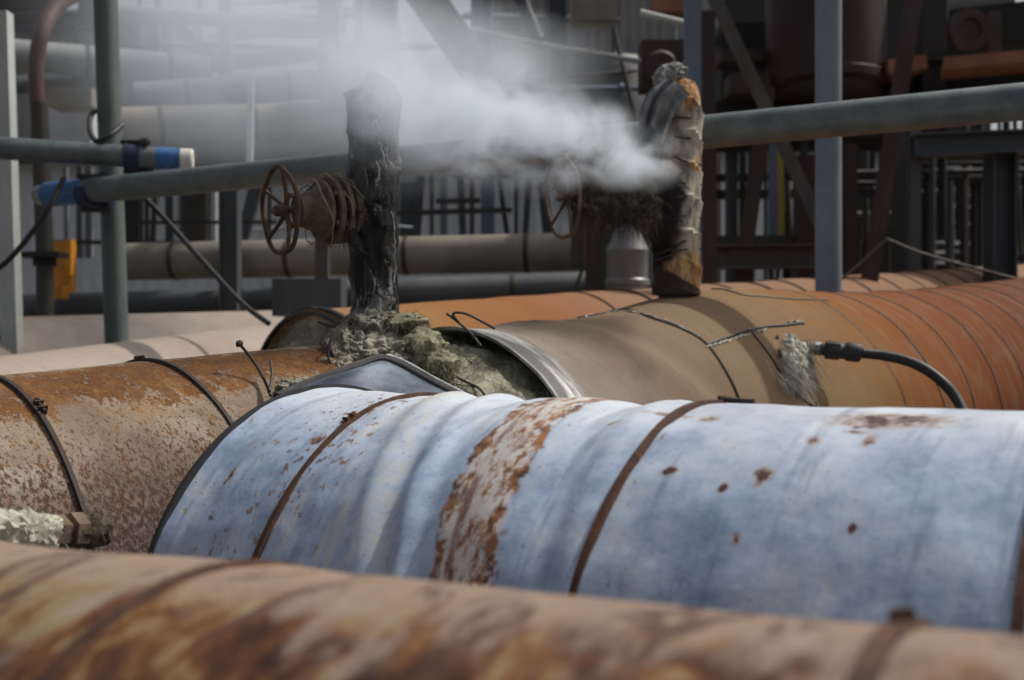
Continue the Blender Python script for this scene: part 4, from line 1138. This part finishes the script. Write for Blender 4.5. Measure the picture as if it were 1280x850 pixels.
for i in range(17):
    x = 893 + i * 7.5 + rnd.uniform(-4, 4); d = rnd.uniform(9, 12)
    mb = MB(); mb.tube([at(x, 130, d), at(x + rnd.choice((0, 0, -20, 16)), 400, d)], rnd.uniform(4, 11) / F * d / 2, 10)
    tag(mb.build('dark_upright', rnd.choice((M_BBLACK, M_BBLACK, M_DPOST, M_DPIPE))), 'dark upright pipe between the brown and silver columns', 'pipe', 'dark pipes left of the silver column')
for i, (y, w) in enumerate(((150, 40), (182, 14), (222, 9), (243, 11))):
    bar('dark_beam', ('broad', 'slim', 'thin', 'lowest')[i] + ' dark cross beam behind the braces left of the silver column', 'beam', (888, y, 9.4 + .3 * i), (1120, y - 2, 9.4 + .3 * i), w, M_BBLACK)
mb = MB(); mb.box(at(934, 108, 9.0), (.34, .3, .16)); mb.box(at(926, 74, 9.2), (.4, .3, .10)); tag(mb.build('rusty_gear_box', M_MAROON2, smooth=False), 'brown gear box behind the long brace, beside the maroon vessel', 'gear box')
bar('dark_machine', 'black machine body behind the long brace', 'machine', (892, 92, 10), (962, 92, 10), 100, M_BBLACK)
lagged('dark_pipe', 'grey green pipe at the top behind the long brace', at(880, 50, 9.8), at(965, 44, 9.8), .06, M_DGREY)

G2 = 'dark framing at the top left'
for (p_, q_, w_, m_, l_) in (((-40, 4, 11), (75, 4, 11), 15, M_DPOST, 'dark beam along the top edge left of the bent pipe'), ((-40, 22, 12), (130, 24, 12), 5, M_DPIPE, 'upper thin slate bar left of the pole'), ((-40, 35, 12), (130, 39, 12), 6, M_DPIPE, 'lower thin slate bar left of the pole'),
                             ((70, 18, 11.5), (100, 42, 11.5), 6, M_DPIPE, 'short sloping strut between the bent pipe and the pole'), ((165, 20, 11), (165, 60, 11), 30, M_DPOST, 'dark square box right of the pole under the top pipe'), ((100, 16, 10.6), (130, 18, 10.6), 16, M_DPOST, 'dark lump of pipework touching the pole near the top'),
                             ((100, 3, 10.4), (125, 3, 10.4), 9, M_MAROON2, 'dull red fitting at the top edge beside the pole'), ((30, 110, 11), (140, 98, 11), 12, M_DPOST, 'dark sloping bar above the beige duct'), ((290, 40, 11.6), (400, 28, 11.6), 16, M_GPIPE2, 'grey sloping bar high in the steam')):
    bar('framing_bar', l_, 'bar', p_, q_, w_, m_, group=G2)


rn = random.Random(11)
GC = 'thin pipes and rails in the rack behind the steam'
for i in range(46):
    d = rn.uniform(9, 13.5); m_ = rn.choice((M_DPIPE, M_DGREY, M_GPIPE, M_GPIPE2, M_BROWNG, M_DPOST, M_BLUEG)); w_ = rn.uniform(3, 8) / F * d / 2
    if i % 3:
        x = rn.uniform(165, 850); y = rn.choice((rn.uniform(5, 150), rn.uniform(5, 150), rn.uniform(205, 290))); L_ = rn.uniform(50, 230)
        a_, b_ = at(x, y, d), at(x + L_, y + rn.uniform(-.08, .08) * L_, d + rn.uniform(-.4, .4)); k_ = 'level'
    else:
        x = rn.uniform(170, 850); y = rn.uniform(-40, 60); a_, b_ = at(x, y, d), at(x + rn.choice((0, 0, 0, rn.uniform(-40, 40))), y + rn.uniform(90, 260), d); k_ = 'upright'
    mb = MB(); mb.tube([a_, b_], w_, 10)
    if rn.random() < .5:
        dd_ = (b_ - a_).normalized(); mb.lathe(a_.lerp(b_, rn.uniform(.2, .8)), dd_, [(0, w_), (0, w_ * 1.8), (.04, w_ * 1.8), (.04, w_)], 14)
    tag(mb.build('thin_pipe', m_), 'thin ' + k_ + ' pipe or rail in the blurred rack behind the steam', 'pipe', GC + ', ' + k_)


# buildings


def shed(name, label, x0, x1, ytop, d, mat, windows=(), corr=.0, zbot=0.0):
    a = at(x0, ytop, d); b = at(x1, ytop, d); ztop = a.z
    rt = empty(name, loc=((a.x + b.x) / 2, d, 0)); tag(rt, label, 'building'); bpy.context.view_layer.update()
    mb = MB(); n = max(2, int((b.x - a.x) / .09)) if corr else 1
    front = []
    for i in range(n + 1):
        front.append((a.x + (b.x - a.x) * i / n, d - (corr if i % 2 else 0)))
    back = [(b.x, d + 4), (a.x, d + 4)]
    loop = front + back
    rows = [[Vector((x, y, zbot)) for x, y in loop], [Vector((x, y, ztop)) for x, y in loop]]
    mb.quadgrid(rows, True); mb.build('wall', mat, rt, origin='world', smooth=False)
    mb = MB(); mb.box(((a.x + b.x) / 2, d + 1.9, ztop + .06), (b.x - a.x + .3, 4.5, .1)); mb.build('roof', M_DGREY, rt, origin='world', smooth=False)
    for (wx0, wy0, wx1, wy1) in windows:
        p, q = at(wx0, wy0, d - corr - .02), at(wx1, wy1, d - corr - .02)
        mb = MB(); mb.box(((p.x + q.x) / 2, d - corr - .02, (p.z + q.z) / 2), (abs(q.x - p.x), .03, abs(p.z - q.z))); mb.build('window', M_GLASS, rt, origin='world', smooth=False)
    return rt


shed('pale_shed', 'pale corrugated shed behind the pipes at the left and centre', -160, 760, 204, 15, M_PALEW, ((225, 232, 255, 290), (500, 228, 520, 300)), .03)
shed('grey_building', 'tall grey brown building behind the top of the steam', 590, 905, -90, 19, M_GREYB, ((630, 10, 652, 40), (715, 0, 770, 30), (660, 60, 690, 100)), .03)
shed('pale_store', 'low pale store behind the dark pipework at the right', 880, 1340, 190, 17, M_PALEW, (), .03)
shed('far_hall', 'far grey hall behind the overhead pipes at top left', -140, 215, 25, 22, M_GREYB, (), .04)
shed('dark_hall', 'dark hall behind the girders at the right', 880, 1232, -90, 24, M_BBLACK, (), .0, 6.0)

# ------------------------------------------------------------------ ground
mb = MB(); nn = 40
mb.quadgrid([[Vector((-300 + 600 * i / nn, -60 + 560 * j / nn, 0)) for i in range(nn + 1)] for j in range(nn + 1)])
g = mb.build('ground', M_CONC, origin='none'); g['kind'] = 'structure'


# ------------------------------------------------------------------ steam
def steam(name, label, a, b, r0, r1, dens, wob=(.0, .0), nscale=5.0, fadein=.06, fadeout=.45, power=1.5, cut=.35, seed=0):
    """a plume: density falls off from a line from a to b, widening, broken up by noise"""
    a = Vector(a); b = Vector(b); L = (b - a).length; d = (b - a).normalized()
    up = (Vector((0, 0, 1)) - d * d.z).normalized(); sd = up.cross(d)
    M = Matrix((d, sd, up)).transposed().to_4x4(); M.translation = a
    mb = MB(); prof = []
    for i in range(13):
        f = i / 12; prof.append((-.08 * L + 1.16 * L * f, (r0 + (r1 - r0) * f) * 1.25))
    mb.lathe((0, 0, 0), (1, 0, 0), [(prof[0][0], 0)] + prof + [(prof[-1][0], 0)], 24)
    m = bpy.data.materials.new(name + '_volume'); m.use_nodes = True
    k = NT.__new__(NT); k.m = m; k.t = m.node_tree; k.n = k.t.nodes; k.l = k.t.links; k.out = k.n['Material Output']
    k.n.remove(k.n['Principled BSDF'])
    v = k.coord('Object'); x, y, z = k.sep(v)
    f = k.math('DIVIDE', x, L)
    nb = k.noise(k.coord('Object', loc=(seed, 2, 3)), nscale * .5, 2, .5)
    y2 = k.math('ADD', y, 0.0); z2 = k.math('ADD', z, k.math('MULTIPLY', k.math('SUBTRACT', nb, .5), wob[0]))
    z2 = k.math('ADD', z2, k.math('MULTIPLY', k.math('MULTIPLY', f, k.math('SUBTRACT', 1.0, f)), wob[1]))
    rho = k.math('SQRT', k.math('ADD', k.math('MULTIPLY', y2, y2), k.math('MULTIPLY', z2, z2)))
    Rr = k.rng(f, 0, 1, r0, r1, False)
    q = k.math('DIVIDE', rho, Rr)
    body = k.math('POWER', k.math('MAXIMUM', k.math('SUBTRACT', 1.0, q), 0.0), power)
    n1 = k.noise(k.coord('Object', (.8, 1, 1), (seed, 0, 0)), nscale, 5, .6, .9)
    n1 = k.rng(n1, cut, cut + .24)
    dd = k.math('MULTIPLY', k.math('MULTIPLY', body, n1), k.math('MULTIPLY', k.rng(f, -.02, fadein), k.rng(f, 1.0, 1.0 - fadeout)))
    dd = k.math('MULTIPLY', dd, dens)
    pv = k.n.new('ShaderNodeVolumePrincipled'); pv.inputs['Color'].default_value = (.87, .93, 1, 1); pv.inputs['Anisotropy'].default_value = .25  # blue tint puts the sky's light into the steam colour
    k.l.new(dd, pv.inputs['Density']); k.l.new(pv.outputs[0], k.out.inputs['Volume'])
    o = mb.build(name, m, origin='none'); o.matrix_world = M
    tag(o, label, 'steam', kind='stuff'); return o


steam('steam_plume', 'white steam jet blown left from the cloth riser', at(836, 196, 3.50), at(350, 60, 2.3), .11, .29, 24, wob=(.20, .10), nscale=7, fadein=.03, fadeout=.50, power=1.45, cut=.42)
steam('steam_wisp', 'small billow of steam rising from the top of the black riser', at(505, 140, 2.58), at(400, 40, 2.66), .11, .22, 22, wob=(.10, .0), nscale=7, fadein=.10, fadeout=.55, power=1.3, cut=.36, seed=9)
steam('steam_veil', 'thin steam veil drifting over the pipes at top left', at(760, 130, 6.6), at(60, 20, 7.2), .45, 1.05, 1.9, wob=(.3, 0), nscale=1.8, fadein=.20, fadeout=.35, power=.8, cut=.26, seed=5)

# ------------------------------------------------------------------ world, sun, camera
SUN_EL, SUN_AZ = 54, 68      # azimuth clockwise from +Y (the view direction): beyond the plant at the right
w = bpy.data.worlds.new('World'); scene.world = w; w.use_nodes = True
nt = w.node_tree; bg = nt.nodes['Background']
sky = nt.nodes.new('ShaderNodeTexSky'); sky.sky_type = 'NISHITA'; sky.sun_disc = False
sky.sun_elevation = R(SUN_EL); sky.sun_rotation = R(SUN_AZ)
sky.air_density = 1.0; sky.dust_density = 6.0; sky.ozone_density = 1.0
hs = nt.nodes.new('ShaderNodeHueSaturation'); hs.inputs['Saturation'].default_value = .45   # thin high cloud greys the blue
nt.links.new(sky.outputs[0], hs.inputs['Color']); nt.links.new(hs.outputs[0], bg.inputs[0]); bg.inputs[1].default_value = .115
sd = bpy.data.lights.new('sun', 'SUN'); sd.energy = 3.7; sd.angle = R(1.0); sd.color = (1, .95, .87)
so = bpy.data.objects.new('sun', sd); COL.objects.link(so)
to_sun = Vector((math.sin(R(SUN_AZ)) * math.cos(R(SUN_EL)), math.cos(R(SUN_AZ)) * math.cos(R(SUN_EL)), math.sin(R(SUN_EL))))
so.rotation_euler = to_sun.to_track_quat('Z', 'Y').to_euler(); so.location = (-5, -5, 12)

cd = bpy.data.cameras.new('camera'); co = bpy.data.objects.new('camera', cd); COL.objects.link(co)
co.location = (0, 0, CZ); co.rotation_euler = (R(90), 0, 0)
cd.sensor_width = 36; cd.lens = F / 1280 * 36; cd.clip_start = .05; cd.clip_end = 1000
cd.dof.use_dof = True; cd.dof.focus_distance = 2.15; cd.dof.aperture_fstop = 3.4; cd.dof.aperture_blades = 7
scene.camera = co
scene.view_settings.view_transform = 'Standard'; scene.view_settings.look = 'None'
scene.view_settings.exposure = -0.3; scene.view_settings.gamma = 1; scene.view_settings.use_curve_mapping = False
cy = scene.cycles
cy.volume_step_rate = .5; cy.volume_max_steps = 128; cy.volume_bounces = 8; cy.max_bounces = 8; cy.diffuse_bounces = 3
cy.use_denoising = True
